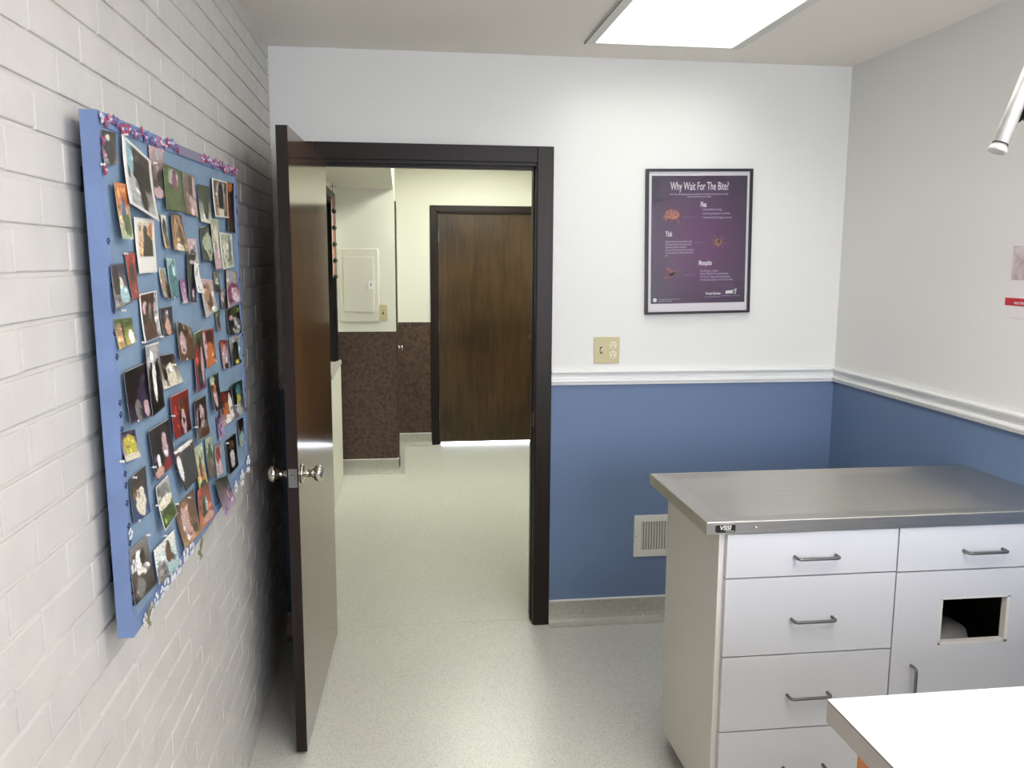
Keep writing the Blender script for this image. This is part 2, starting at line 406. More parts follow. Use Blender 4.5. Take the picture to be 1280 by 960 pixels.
bxo('strike_plate', (HX0+.016, HX0+.018, SY1+.005, SY1+.045, 1.29, 1.36), M['satin'], t5)

# open door leaf
Hn = Vector((-.296, YB-.018, 0)); E = Vector((-.329, 2.655, 0))
ld = (E-Hn); LW = ld.length; ld.normalize(); ln = Vector((-ld.y, ld.x, 0))   # ln points to +X or -X
if ln.x < 0: ln = -ln
def lt(p): return Hn+ld*p.x+ln*p.y+Vector((0, 0, p.z))     # local: x along leaf, y toward the visible face (0 = visible face)
leaf = thing('door_1', 'open dark brown flush door standing against the brick wall', 'door', Hn, kind='structure')
bm = B(); F = box(bm, 0, LW, -.035, 0, .012, DH-.008, 0, tf=lt)
for f in bm.faces:
    c = f.calc_center_median(); loc = (c-Hn).dot(ld)
    if abs(loc-LW) < .001 or abs(loc) < .001 or abs(c.z-.012) < .001 or abs(c.z-DH+.008) < .001: f.material_index = 1
obj('door_leaf', bm, [M['leaf'], M['leafedge']], leaf)
kz, kx = .938, LW-.062
for sgn, yy in ((1, 0), (-1, -.035)):
    bm = B()
    lathe(bm, lt(Vector((kx, yy, kz))), ln*sgn, [(0, .031), (.004, .031), (.007, .027), (.010, .014)], 32)
    obj('rosette', bm, M['chrome'], leaf)
    bm = B()
    lathe(bm, lt(Vector((kx, yy, kz))), ln*sgn, [(.006, .013), (.03, .011), (.038, .016), (.044, .024), (.054, .0275), (.062, .025), (.068, .016), (.069, .001)], 32)
    obj('door_knob', bm, M['chrome'], leaf)
bm = B(); box(bm, LW, LW+.0015, -.031, -.004, kz-.03, kz+.03, tf=lt); box(bm, LW, LW+.009, -.024, -.012, kz-.010, kz+.010, tf=lt)
obj('latch_plate', bm, M['satin'], leaf)
for hz in (.25, 1.02, 1.80):
    bm = B(); lathe(bm, lt(Vector((-.003, -.040, hz-.045))), (0, 0, 1), [(0, .006), (.09, .006)], 10)
    obj('hinge', bm, M['satin'], leaf)

# far corridor door
d2 = thing('door_2', 'closed brown flush door at the end of the corridor with light under it', 'door', (.7, YF, 0), kind='structure')
bxo('door_leaf', (FX0+.02, FX1-.011, YF+.02, YF+.06, .018, 2.016), M['halldoor'], d2)
for hz in (.22, 1.0, 1.77):
    bm = B(); box(bm, FX0+.006, FX0+.022, YF+.010, YF+.0195, hz, hz+.095, bev=.002); obj('hinge', bm, M['satin'], d2)
bm = B(); lathe(bm, (FX1-.075, YF+.02, .95), (0, -1, 0), [(0, .03), (.006, .03), (.01, .012), (.035, .012), (.045, .025), (.06, .026), (.066, .01)], 24)
obj('door_knob', bm, M['chrome'], d2)
# corridor side door seen edge-on at the corner
d3 = thing('door_3', 'dark brown door seen edge-on at the corridor corner', 'door', (HXC, 6.9, 0), kind='structure')
bxo('door_leaf', (HXC, HXC+.012, YN+.03, YF-.08, .015, 2.05), M['halldoor'], d3)
bm = B(); lathe(bm, (HXC+.012, 7.2, .885), (1, 0, 0), [(0, .028), (.005, .028), (.009, .011), (.014, .011), (.022, .024), (.034, .026), (.042, .012)], 24)
obj('door_knob', bm, M['chrome'], d3)
bm = B(); box(bm, HXC+.012, HXC+.020, YN+.05, YN+.09, .035, .115, bev=.002); obj('kick_catch', bm, M['satin'], d3)
# half door with shelf
d4 = thing('door_4', 'cream half door with a shelf on its top edge', 'door', (HX0-.03, 5.85, 0), kind='structure')
bxo('door_leaf', (HX0+.001, HX0+.028, SY0+.02, SY1+.06, .012, .855), M['cream'], d4)
bxo('door_shelf', (HX0-.12, HX0+.032, SY0+.025, SY1+.10, .855, .885), M['cedge'], d4, bev=.003)

# ------------------------------------------------------------------ lights (real lamps)
def troffer(name, x0, x1, y0, y1, h, dm, label, dep=.03):
    t = thing(name, label, 'ceiling light', ((x0+x1)/2, (y0+y1)/2, h))
    bm = B(); fl = .040; z0, z1 = h-.008, h+.004
    box(bm, x0, x0+fl, y0, y1, z0, z1, bev=.002); box(bm, x1-fl, x1, y0, y1, z0, z1, bev=.002)
    box(bm, x0+fl, x1-fl, y0, y0+.02, z0, z1, bev=.002); box(bm, x0+fl, x1-fl, y1-.014, y1, z0, z1, bev=.002)
    obj('frame', bm, M['ventw'], t)
    bm = B(); box(bm, x0+.012, x1-.012, y0+.012, y1-.012, h+dep-.02, h+dep-.015)
    obj('diffuser', bm, dm, t)
    bm = B(); box(bm, x0+.005, x1-.005, y0+.005, y1-.005, h+dep, h+dep+.01)
    for a in ((x0+.005, x0+.012, y0+.005, y1-.005), (x1-.012, x1-.005, y0+.005, y1-.005), (x0+.005, x1-.005, y0+.005, y0+.012), (x0+.005, x1-.005, y1-.012, y1-.005)):
        box(bm, a[0], a[1], a[2], a[3], h+.004, h+dep+.01)
    obj('housing', bm, M['ventw'], t)
    bm = B()
    box(bm, x0+.001, x0+.004, y0, y1, h-.010, h+.001); obj('black_edge_strip', bm, M['black'], t)  # thin black strip along the left edge of the frame
    return t
troffer('ceiling_light', TX0, TX1, TY0, TY1, H, M['skydiff'], 'glowing rectangular ceiling light above the steel table', .42)
troffer('ceiling_light', TX0, TX1, UY0, UY1, H, M['diff'], 'glowing ceiling light over the white counter, behind the view')
troffer('ceiling_light', .35, .95, 5.5, 6.7, 2.46, M['halldiff'], 'ceiling light of the corridor, above the doorway head')

# ------------------------------------------------------------------ exam cabinet and steel top
CX0, CX1, CYF, CYB = .853, 1.925, 2.14, 2.59
cab = thing('exam_cabinet', 'white laminate cabinet with four drawers, a side drawer and a windowed door', 'cabinet', (1.39, 2.36, 0))
bm = B(); t = .018; yb0 = CYF+.0005
box(bm, CX0, CX0+t, yb0, CYB, .055, .888); box(bm, CX1-t, CX1, yb0, CYB, .055, .888)
box(bm, 1.36, 1.378, yb0, CYB, .055, .888); box(bm, CX0+t, CX1-t, CYB-.01, CYB, .055, .888)
box(bm, CX0+t, CX1-t, yb0, CYB-.01, .055, .073); box(bm, CX0+t, CX1-t, yb0, CYB-.01, .87, .888)
obj('cabinet_body', bm, M['lamside'], cab)
bxo('plinth', (CX0+.03, CX1-.01, CYF+.05, CYB-.012, 0, .055), M['black'], cab)
def pull(parent, x, z, L=.12, vertical=False):
    bm = B(); r = .0045; d = .028; y0 = CYF-.018
    n = 6; pts = []
    ax = Vector((0, 0, 1)) if vertical else Vector((1, 0, 0))
    c = Vector((x, y0, z)); out = Vector((0, -1, 0)); rr = .010
    pts.append(c-ax*L/2); pts.append(c-ax*L/2+out*(d-rr))
    for i in range(1, n+1):
        a = PI/2*i/n; pts.append(c-ax*(L/2-rr+rr*math.cos(a))+out*(d-rr+rr*math.sin(a)))
    for i in range(n, 0, -1):
        a = PI/2*i/n; pts.append(c+ax*(L/2-rr+rr*math.cos(a))+out*(d-rr+rr*math.sin(a)))
    pts.append(c+ax*L/2+out*(d-rr)); pts.append(c+ax*L/2)
    tube(bm, pts, r, 10)
    return obj('handle', bm, M['pull'], parent)
zs = [.884, .7575, .5295, .3055, .062]; g = .002
for i in range(4):
    zt, zb = zs[i], zs[i+1]
    dr = bxo('drawer', (CX0+.016, 1.3675, CYF-.018, CYF, zb+g, zt-g*(i > 0)), M['lam'], cab, bev=.0012)
    pull(dr, 1.124, [.815, .634, .408, .186][i])
dr = bxo('drawer', (1.3715, CX1-.002, CYF-.018, CYF, .755+g, .884), M['lam'], cab, bev=.0012); pull(dr, 1.628, .812)
# door with window cut-out
dx0, dx1, dz0, dz1 = 1.3715, CX1-.002, .062, .755-g
qx0, qx1, qz0, qz1 = 1.512, 1.727, .532, .671
bm = B()
for a in ((dx0, qx0, dz0, dz1), (qx1, dx1, dz0, dz1), (qx0, qx1, dz0, qz0), (qx0, qx1, qz1, dz1)):
    box(bm, a[0], a[1], CYF-.018, CYF, a[2], a[3])
bmesh.ops.remove_doubles(bm, verts=bm.verts[:], dist=1e-5)
dd = obj('door', bm, M['lam'], cab)
bm = B(); e = .006
for a in ((qx0, qx0+e, qz0, qz1), (qx1-e*1.6, qx1, qz0, qz1), (qx0, qx1, qz0, qz0+e), (qx0, qx1, qz1-e*.5, qz1)):
    box(bm, a[0], a[1], CYF-.019, CYF+.003, a[2], a[3])
obj('window_surround', bm, M['lamside'], dd)
pull(dd, 1.434, .412, .125, True)
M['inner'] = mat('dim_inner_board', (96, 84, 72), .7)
inn = bxo('inner_lining', (1.379, CX1-t-.001, CYB-.016, CYB-.011, .074, .869), M['inner'], cab)
bm = B(); box(bm, 1.3785, 1.381, CYF+.02, CYB-.02, .074, .869); box(bm, CX1-t-.003, CX1-t-.0005, CYF+.02, CYB-.02, .074, .869); box(bm, 1.382, CX1-t-.004, CYF+.02, CYB-.02, .866, .8695)
box(bm, 1.382, CX1-t-.004, CYF+.006, CYB-.02, .42, .436)
obj('shelf', bm, M['inner'], cab)
bm = B(); lathe(bm, (1.60, 2.27, .4362), (0, 0, 1), [(0, .085), (.06, .095), (.085, .088), (.100, .06), (.106, .002)], 28)
tag(obj('bin', bm, mat('grey_plastic', (120, 118, 114), .5)), 'grey rounded container seen through the cabinet door window', 'bin')

# stainless top: raised rim with shallow recess
SX0, SX1, SY_0, SY_1, SZ = .806, XR-.0015, 2.114, 2.648, .924
top = thing('steel_table_top', 'brushed stainless steel table top with raised rim on the white cabinet', 'table top', (1.37, 2.38, .889))
bm = B(); rim = .012; dpt = .005
def ring(x0, x1, y0, y1, z): return [bm.verts.new((x0, y0, z)), bm.verts.new((x1, y0, z)), bm.verts.new((x1, y1, z)), bm.verts.new((x0, y1, z))]
ins = lambda d: (SX0+d, SX1-d, SY_0+d, SY_1-d)
rs = [ring(*ins(0), .8885), ring(*ins(0), SZ-.003), ring(*ins(.0008), SZ-.001), ring(*ins(.003), SZ), ring(*ins(rim), SZ), ring(*ins(rim+.02), SZ-dpt*.45), ring(*ins(rim+.05), SZ-dpt)]
for a, b in zip(rs, rs[1:]):
    for i in range(4): bm.faces.new((a[i], a[(i+1) % 4], b[(i+1) % 4], b[i]))
bm.faces.new(rs[-1]); bm.faces.new(list(reversed(rs[0])))
obj('steel_sheet', bm, M['steel'], top)
# maker's plate with lettering, and a rivet
bm = B(); x0, x1, z0, z1, y0, rr = .829, .887, .8935, .9165, SY_0-.0016, .005
pts = []
for cx, cz, a0 in ((x1-rr, z0+rr, -90), (x1-rr, z1-rr, 0), (x0+rr, z1-rr, 90), (x0+rr, z0+rr, 180)):
    for k in range(5):
        a = math.radians(a0+90*k/4); pts.append((cx+rr*math.cos(a), cz+rr*math.sin(a)))
def plate(bm, pts, y0, y1, sc=1, mi=0):
    cx = sum(p[0] for p in pts)/len(pts); cz = sum(p[1] for p in pts)/len(pts)
    A = [bm.verts.new((cx+(p[0]-cx)*sc, y0, cz+(p[1]-cz)*(sc if sc == 1 else .90))) for p in pts]; C = [bm.verts.new((v.co.x, y1, v.co.z)) for v in A]
    n = len(pts)
    for i in range(n): bm.faces.new((A[i], A[(i+1) % n], C[(i+1) % n], C[i])).material_index = mi
    bm.faces.new(A).material_index = mi; bm.faces.new(C).material_index = mi
plate(bm, pts, SY_0-.0012, SY_0, 1, 0); plate(bm, pts, SY_0-.0018, SY_0-.0012, .955, 1)
bd = obj('name_plate', bm, [M['chrome'], M['black']], top)
M['plate_ink'] = mat('pale_plate_ink', (214, 210, 200), .4)
nt = text_mesh('lettering', 'VSSI', .0165, 1.1, (.858, SY_0-.0021, .9068), (1, 0, 0), (.22, 0, 1), M['plate_ink'], bd, 'CENTER', .0002, offset=.0006)
bm = B(); box(bm, .858, .882, SY_0-.0022, SY_0-.0018, .8972, .8984); obj('underline', bm, M['plate_ink'], bd)
bm = B(); lathe(bm, (.945, SY_0, .9045), (0, -1, 0), [(0, .0042), (.002, .004), (.004, .0022), (.0045, .0002)], 16); obj('rivet', bm, M['chrome'], top)

# ------------------------------------------------------------------ foreground counter
ct = thing('counter_top', 'white mottled laminate counter top in the right foreground corner', 'counter', (1.3, .6, .88))
bm = B(); box(bm, .672, XR-.002, -.3, 1.203, .9185, .9205, bev=.0006); obj('laminate_surface', bm, M['ctop'], ct)
bm = B(); box(bm, .6725, XR-.002, -.3, 1.2025, .882, .9185); obj('edge_band', bm, M['cedge'], ct)
bm = B(); box(bm, .6719, .673, -.3, 1.2035, .9175, .9187); box(bm, .672, XR-.002, 1.2025, 1.2035, .9175, .9187); obj('seam_line', bm, M['black'], ct)
oc = thing('wooden_cabinet', 'orange oak cabinet under the white foreground counter', 'cabinet', (1.3, .6, 0))
bxo('cabinet_body', (.682, XR-.004, -.28, 1.122, .07, .882), M['orange'], oc)
bxo('added_bounce_panel', (.690, XR-.004, 1.122, 1.128, .07, .882), M['lam'], oc)  # unseen white sheet added to lighten the steel edge's reflection and the drawers
bxo('plinth', (.74, XR-.004, -.25, 1.08, 0, .07), M['black'], oc)

# ------------------------------------------------------------------ wall fittings
# switch + duplex outlet plate
sw = thing('wall_plate', 'ivory switch and twin outlet plate on the white wall beside the dark door casing', 'light switch', (.880, YB, 1.18))
bm = B(); box(bm, .822, .935, YB-.006, YB, 1.178, 1.294, bev=.0025); obj('cover_plate', bm, M['ivory'], sw)
bm = B(); box(bm, .8475, .8585, YB-.0068, YB-.0055, 1.222, 1.250); obj('switch_slot', bm, M['dark'], sw)
def tg(p):
    return p
bm = B()
vs = [(.849, YB-.006, 1.238), (.857, YB-.006, 1.238), (.857, YB-.006, 1.226), (.849, YB-.006, 1.226), (.8495, YB-.017, 1.247), (.8565, YB-.017, 1.247), (.8565, YB-.017, 1.240), (.8495, YB-.017, 1.240)]
V = [bm.verts.new(p) for p in vs]
for f in ((0, 1, 2, 3), (4, 5, 6, 7), (0, 1, 5, 4), (1, 2, 6, 5), (2, 3, 7, 6), (3, 0, 4, 7)): bm.faces.new([V[i] for i in f])
obj('toggle', bm, M['ivory2'], sw)
for cz in (1.2575, 1.2165):
    bm = B(); lathe(bm, (.905, YB-.0055, cz), (0, -1, 0), [(0, .0165), (.0018, .0165), (.0022, .0155)], 28, smooth=False)
    of = obj('outlet_face', bm, M['ivory2'], sw)
    for nm, a in (('slot', (.8985, .9005, cz+.001, cz+.010)), ('slot', (.9095, .9115, cz+.002, cz+.009))):
        bm = B(); box(bm, a[0], a[1], YB-.0081, YB-.0075, a[2], a[3]); obj(nm, bm, M['black'], of)
    bm = B(); lathe(bm, (.905, YB-.0076, cz-.0075), (0, -1, 0), [(0, .003), (.0005, .003)], 12, smooth=False); obj('ground_hole', bm, M['black'], of)
for sx, sz in ((.853, 1.27), (.853, 1.202), (.905, 1.237)):
    bm = B(); lathe(bm, (sx, YB-.0055, sz), (0, -1, 0), [(0, .0028), (.0012, .0024)], 12); obj('screw', bm, M['ivory'], sw)
# vent
vn = thing('wall_vent', 'white louvred air register low on the blue wall, partly behind the cabinet', 'vent', (1.17, YB, .296))
bm = B(); vx0, vx1, vz0, vz1 = 1.020, 1.33, .298, .490
for a in ((vx0, vx0+.033, vz0, vz1), (vx1-.033, vx1, vz0, vz1), (vx0+.033, vx1-.033, vz0, vz0+.030), (vx0+.033, vx1-.033, vz1-.030, vz1)):
    box(bm, a[0], a[1], YB-.008, YB, a[2], a[3])
bmesh.ops.remove_doubles(bm, verts=bm.verts[:], dist=1e-5)
obj('vent_frame', bm, M['ventw'], vn)
bxo('vent_back', (vx0+.033, vx1-.033, YB-.0012, YB-.0004, vz0+.03, vz1-.03), mat('grey_duct', (110, 110, 104), .7), vn)
n = 20
for i in range(n):
    cx = vx0+.033+.006+(vx1-vx0-.066-.008)*i/(n-1)
    bm = B(); w_ = .0048
    a = Vector((cx-w_, YB-.0075, 0)); b_ = Vector((cx+w_, YB-.0018, 0)); th = Vector((.0006, 0, 0))
    V = [bm.verts.new((p.x+o_.x, p.y, z)) for z in (vz0+.03, vz1-.03) for p in (a, b_) for o_ in (-th, th)]
    for f in ((0, 1, 3, 2), (4, 5, 7, 6), (0, 1, 5, 4), (2, 3, 7, 6), (0, 2, 6, 4), (1, 3, 7, 5)): bm.faces.new([V[k] for k in f])
    obj('vent_louvre', bm, M['ventw'], vn)
bm = B(); lathe(bm, (vx0+.010, YB-.008, (vz0+vz1)/2), (0, -1, 0), [(0, .003), (.001, .0025)], 10); obj('screw', bm, M['satin'], vn)
# corridor switch
hs = thing('light_switch', 'ivory single light switch on the cream corridor wall right of the electrical panel', 'light switch', (-.14, YN, 1.17))
bm = B(); box(bm, -.170, -.107, YN-.006, YN, 1.172, 1.288, bev=.002); obj('cover_plate', bm, M['ivory'], hs)
bm = B(); box(bm, -.1435, -.1335, YN-.0068, YN-.0055, 1.216, 1.244); obj('switch_slot', bm, M['dark'], hs)
bm = B(); box(bm, -.142, -.135, YN-.018, YN-.006, 1.232, 1.240); obj('toggle', bm, M['ivory2'], hs)
# electrical panel
M['panelpaint'] = mat('cream_painted_metal', (222, 218, 204), .45)
ep = thing('electrical_panel', 'cream painted electrical panel cover flush on the corridor wall', 'electrical panel', (-.31, YN, 1.16))
bm = B(); box(bm, -.458, -.168, YN-.010, YN, 1.160, 1.700, bev=.004); obj('panel_cover', bm, M['panelpaint'], ep)
bm = B(); box(bm, -.425, -.205, YN-.016, YN-.010, 1.235, 1.640, bev=.002); pd = obj('panel_door', bm, M['panelpaint'], ep)
bm = B(); box(bm, -.246, -.200, YN-.021, YN-.016, 1.400, 1.462, bev=.002); lt_ = obj('latch', bm, M['trimw'], pd)
bm = B(); box(bm, -.228, -.222, YN-.0225, YN-.0208, 1.425, 1.447); obj('latch_slot', bm, M['black'], lt_)
for sx, sz in ((-.445, 1.685), (-.182, 1.685), (-.445, 1.175), (-.182, 1.175)):
    bm = B(); lathe(bm, (sx, YN-.010, sz), (0, -1, 0), [(0, .005), (.002, .004)], 12); obj('screw', bm, M['panelpaint'], ep)

# garland hanging at the half door opening
M['gpink'] = mat('pink_ribbon', (196, 120, 116), .6); M['gcream'] = mat('cream_ribbon', (222, 212, 190), .6); M['gdark'] = mat('dark_green_bow', (24, 32, 28), .6)
gl = thing('hanging_garland', 'strip of pink and cream ribbon with dark bows hanging beside the half door', 'garland', (HX0+.02, 6.05, 2.1))
bm = B(); gy = 6.05; gx = HX0+.020
tube(bm, [(HX0, gy, 2.115), (gx+.012, gy, 2.115), (gx+.03, gy+.03, 2.110)], .003, 8); tube(bm, [(gx, gy, 2.14), (gx, gy, 2.06)], .003, 8); ball(bm, (gx, gy, 2.145), .007)
obj('hook', bm, M['satin'], gl)
for i in range(5):
    z1_ = 2.055-i*.112; z0_ = z1_-.112
    bm = B(); box(bm, gx-.010, gx-.004, gy-.05, gy+.005, z0_, z1_, bev=.002); obj('cream_strip', bm, M['gcream'], gl)
    bm = B(); box(bm, gx-.003, gx+.004, gy+.005, gy+.055, z0_, z1_, bev=.002); obj('pink_strip', bm, M['gpink'], gl)
    bm = B()
    for dy in (-.03, .03):
        ball(bm, (gx+.006, gy+dy, z0_+.006), .022, (.6, 1.2, .8))
    ball(bm, (gx+.010, gy, z0_+.006), .012)
    obj('bow', bm, M['gdark'], gl)

# ------------------------------------------------------------------ framed poster
pc = Vector((1.2699, YB, 1.7007)); pr_ = .0196; pw, phh = .4686/2, .6135/2
ex = Vector((math.cos(pr_), 0, math.sin(pr_))); ez = Vector((-math.sin(pr_), 0, math.cos(pr_)))
def pf(p): return pc+ex*p.x+ez*p.z+Vector((0, p.y, 0))
po = thing('framed_poster', 'purple insect poster in a thin black frame hung slightly crooked on the white wall', 'poster', pc-ez*phh)
bm = B(); fw = .0105
for a in ((-pw, -pw+fw, -phh, phh), (pw-fw, pw, -phh, phh), (-pw+fw, pw-fw, -phh, -phh+fw), (-pw+fw, pw-fw, phh-fw, phh)):
    box(bm, a[0], a[1], -.024, 0, a[2], a[3], tf=pf)
bmesh.ops.remove_doubles(bm, verts=bm.verts[:], dist=1e-5)
obj('poster_frame', bm, M['black'], po)
bm = B(); box(bm, -pw+fw, pw-fw, -.012, -.004, -phh+fw, phh-fw, tf=pf); obj('white_margin', bm, mat('poster_paper', (228, 222, 224), .5), po)
# print coordinates
gx0, gx1, gz0, gz1 = -.2095, .2130, -.2610, .2790
mt, N, L, b = newmat('poster_print')
b.inputs['Roughness'].default_value = .4
tc = N.new('ShaderNodeTexCoord'); 
gr = N.new('ShaderNodeTexGradient'); gr.gradient_type = 'SPHERICAL'
mp = N.new('ShaderNodeMapping'); mp.inputs['Location'].default_value = (-.01, 0, -.29*2.6); mp.inputs['Scale'].default_value = (3.3, 3.3, 2.6)
L.new(tc.outputs['Object'], mp.inputs[0]); L.new(mp.outputs[0], gr.inputs[0])
r = N.new('ShaderNodeValToRGB'); r.color_ramp.elements[0].color = srgb((44, 34, 56)); r.color_ramp.elements[1].color = srgb((94, 40, 92)); r.color_ramp.elements[1].position = .8
L.new(gr.outputs[0], r.inputs[0]); L.new(r.outputs[0], b.inputs['Base Color'])
M['print'] = mt
bm = B(); box(bm, gx0, gx1, -.0135, -.012, gz0, gz1, tf=pf); prn = obj('poster_print', bm, M['print'], po)
M['ink'] = mat('white_ink', (228, 222, 226), .5); M['dimink'] = mat('dim_ink', (172, 158, 182), .5); M['insect'] = mat('amber_insect_ink', (206, 130, 76), .5, col2=(120, 70, 96), scale=120); M['insect2'] = mat('ochre_insect_ink', (170, 110, 80), .5)
def pt(name, body, size, xs, x, z, mt, al='LEFT', off=0, sp=1.0):
    return text_mesh(name, body, size, xs, pf(Vector((x, -.0139, z))), ex, ez, mt, prn, al, .0002, sp, off)
# x,z measured in print frame around pc
pt('title', 'Why Wait For The Bite?', .048, .535, .0015, .234, M['ink'], 'CENTER', .0003)
pt('subtitle', 'Not one but all of these parasites can quickly harm the health of your pet and you can make\nthe place safe when your pet is bitten', .0115, .60, .0, .197, M['dimink'], 'CENTER', .0002, .9)
pt('heading', 'Flea', .030, .56, .006, .158, M['ink'], 'LEFT', .0008)
pt('bullet_text', '·  Adults will thrive on a dog\n·  Lasts for approximately 1 to 4 months\n·  A female can lay 50s of eggs on your pet', .0135, .58, .010, .121, M['dimink'], 'LEFT', .0002, 1.25)
pt('heading', 'Tick', .030, .56, -.147, .035, M['ink'], 'LEFT', .0008)
pt('bullet_text', '·  Dangerous ticks on three weeks to travel\n·  Spread Lyme disease more easily and lots\n   than adult in almost ten domains\n·  One out of 10 dogs in the US have parasites\n   for Lyme disease so early prevention is best\n   of it', .0125, .56, -.153, -.026, M['dimink'], 'LEFT', .0002, .95)
pt('heading', 'Mosquito', .030, .52, .002, -.089, M['ink'], 'LEFT', .0008)
pt('bullet_text', '·  Cast 100 eggs or whatever\n·  Prevent West Nile Virus and Encephalitis\n·  One out of 12 dogs in the US have parasites\n   for mosquitoes as high as 1 in 10 in your month', .0135, .56, .004, -.142, M['dimink'], 'LEFT', .0002, .95)
pt('footer_text', 'Protect Services', .0165, .62, .036, -.221, M['ink'], 'LEFT', .0004)
pt('footer_text', '•  •  •  •  •  •', .016, .8, .036, -.236, M['ink'])
pt('footer_text', 'The preparation of this poster was made\nby the office of the maker', .008, .7, -.173, -.246, M['dimink'], 'LEFT', .0001)
def flat(name, polys, mt, par, tf, y=-.0139):
    bm = B()
    for poly in polys:
        A = [bm.verts.new(tf(Vector((p[0], y, p[1])))) for p in poly]; C = [bm.verts.new(tf(Vector((p[0], y+.0003, p[1])))) for p in poly]
        k = len(poly)
        for i in range(k): bm.faces.new((A[i], A[(i+1) % k], C[(i+1) % k], C[i]))
        bm.faces.new(A); bm.faces.new(C)
    return obj(name, bm, mt, par)
def ell(cx, cz, rx, rz, a=0, n=20):
    a = math.radians(a); return [(cx+rx*math.cos(2*PI*k/n)*math.cos(a)-rz*math.sin(2*PI*k/n)*math.sin(a), cz+rx*math.cos(2*PI*k/n)*math.sin(a)+rz*math.sin(2*PI*k/n)*math.cos(a)) for k in range(n)]
def ln_(x0, z0, x1, z1, w=.0012):
    d = Vector((x1-x0, z1-z0)).normalized(); nx, nz = -d.y*w, d.x*w
    return [(x0+nx, z0+nz), (x1+nx*.4, z1+nz*.4), (x1-nx*.4, z1-nz*.4), (x0-nx, z0-nz)]
# flea, tick, mosquito drawings
flat('flea_drawing', [ell(-.118, .118, .032, .021, -10), ell(-.147, .108, .011, .010), ln_(-.135, .104, -.148, .088, .002), ln_(-.125, .102, -.128, .082, .002), ln_(-.112, .102, -.098, .096, .003), ln_(-.098, .096, -.086, .078, .0022), ln_(-.086, .078, -.074, .071, .0014), ln_(-.142, .1, -.156, .094, .0015)], M['insect'], prn, pf)
tk = [ell(.088, .000, .014, .013), ell(.088, -.015, .005, .006)]
for s in (-1, 1):
    for k in range(4):
        a = math.radians(-40+30*k); tk.append(ln_(.088+s*.012*math.cos(a), .010*math.sin(a), .088+s*.040*math.cos(a*1.25), .038*math.sin(a*1.25), .0012))
flat('tick_drawing', tk, M['insect2'], prn, pf); flat('tick_shield', [ell(.090, .001, .008, .009)], mat('dark_ink', (60, 40, 50), .5), prn, pf, -.0143)
mq = [ell(-.115, -.133, .020, .006, 20), ell(-.096, -.124, .007, .006)]
for a, l in ((140, .05), (165, .045), (200, .042), (230, .045), (255, .05), (300, .035), (60, .03)):
    mq.append(ln_(-.112, -.133, -.112+l*math.cos(math.radians(a)), -.133+l*.7*math.sin(math.radians(a)), .0011))
mq += [ell(-.125, -.118, .024, .006, 150), ell(-.132, -.145, .022, .005, 200)]
flat('mosquito_drawing', mq, mat('rust_ink', (150, 86, 92), .5), prn, pf)
for q_ in (ln_(-.070, .106, -.004, .106, .0006), ln_(-.020, -.002, .040, -.002, .0006), ln_(-.065, -.139, -.006, -.139, .0006)): flat('leader_line', [q_], M['dimink'], prn, pf)
flat('footer_emblem', [ell(-.191, -.245, .0085, .0085)], M['ink'], prn, pf)
flat('footer_emblem', [[(.126, -.223), (.170, -.221), (.170, -.207), (.126, -.211)], [(.158, -.224), (.172, -.224), (.176, -.200), (.160, -.207)]], M['ink'], prn, pf)
pt('footer_text', 'trademark of the maker of this poster', .007, .8, .105, -.232, M['dimink'], 'LEFT')
bm = B(); box(bm, -pw+fw, pw-fw, -.018, -.0165, -phh+fw, phh-fw, tf=pf); obj('glass_pane', bm, M['glass'], po)

# ------------------------------------------------------------------ wall sheet at the right edge
M['lilac'] = mat('pale_glossy_paper', (232, 226, 228), .35)
ws = thing('wall_poster', 'pale paper poster with a red band on the right wall at the picture edge', 'poster', (XR, 2.33, 1.44))
bm = B(); box(bm, XR-.003, XR, 2.16, 2.512, 1.445, 1.690); obj('paper_sheet', bm, M['lilac'], ws)
bm = B(); box(bm, XR-.0042, XR-.003, 2.16, 2.512, 1.484, 1.508); rb_ = obj('red_band', bm, mat('red_ink', (196, 30, 48), .4), ws)
text_mesh('band_text', 'start here', .016, .8, (XR-.0046, 2.470, 1.494), (0, -1, 0), (0, 0, 1), M['ink'], ws, 'LEFT', .0002)
bm = B(); 
mtp = mat('faded_photo_print', (220, 208, 208), .4, col2=(186, 164, 168), scale=26)
box(bm, XR-.0042, XR-.003, 2.16, 2.495, 1.565, 1.672); obj('printed_picture', bm, mtp, ws)

# ------------------------------------------------------------------ exam lamp
lp = thing('exam_lamp', 'silver tubular exam lamp hanging in from the right edge above the steel table', 'lamp', (1.93, 2.05, 2.1))
a0 = Vector((1.484, 2.0, 1.912)); a1 = Vector((1.571, 2.0, 2.150)); dr_ = (a1-a0).normalized(); L0 = (a1-a0).length
bm = B(); lathe(bm, a0, dr_, [(0, .0180), (.0008, .0188), (L0-.01, .0198), (L0, .017), (L0+.004, .002)], 32); obj('lamp_barrel', bm, mat('brushed_aluminium', (222, 222, 220), .38, .85), lp)
bm = B(); lathe(bm, a0-dr_*.002, -dr_, [(0, .0178), (.003, .0178), (.004, .020), (.014, .0236), (.018, .0230), (.020, .019), (.0185, .016), (.0185, .001)], 32); obj('end_cap', bm, mat('frosted_cap', (226, 224, 218), .25, .4), lp)
bm = B(); lathe(bm, a0-dr_*.0025, dr_, [(0, .0190), (.003, .0190)], 32); obj('seal_ring', bm, M['black'], lp)
pm = a0+dr_*.088
side = Vector((dr_.z, 0, -dr_.x))
bm = B(); box(bm, -.004, .004, -.018, .018, -.018, .018, tf=lambda p: pm+side*(.024+p.x)+Vector((0, p.y, 0))+dr_*p.z)
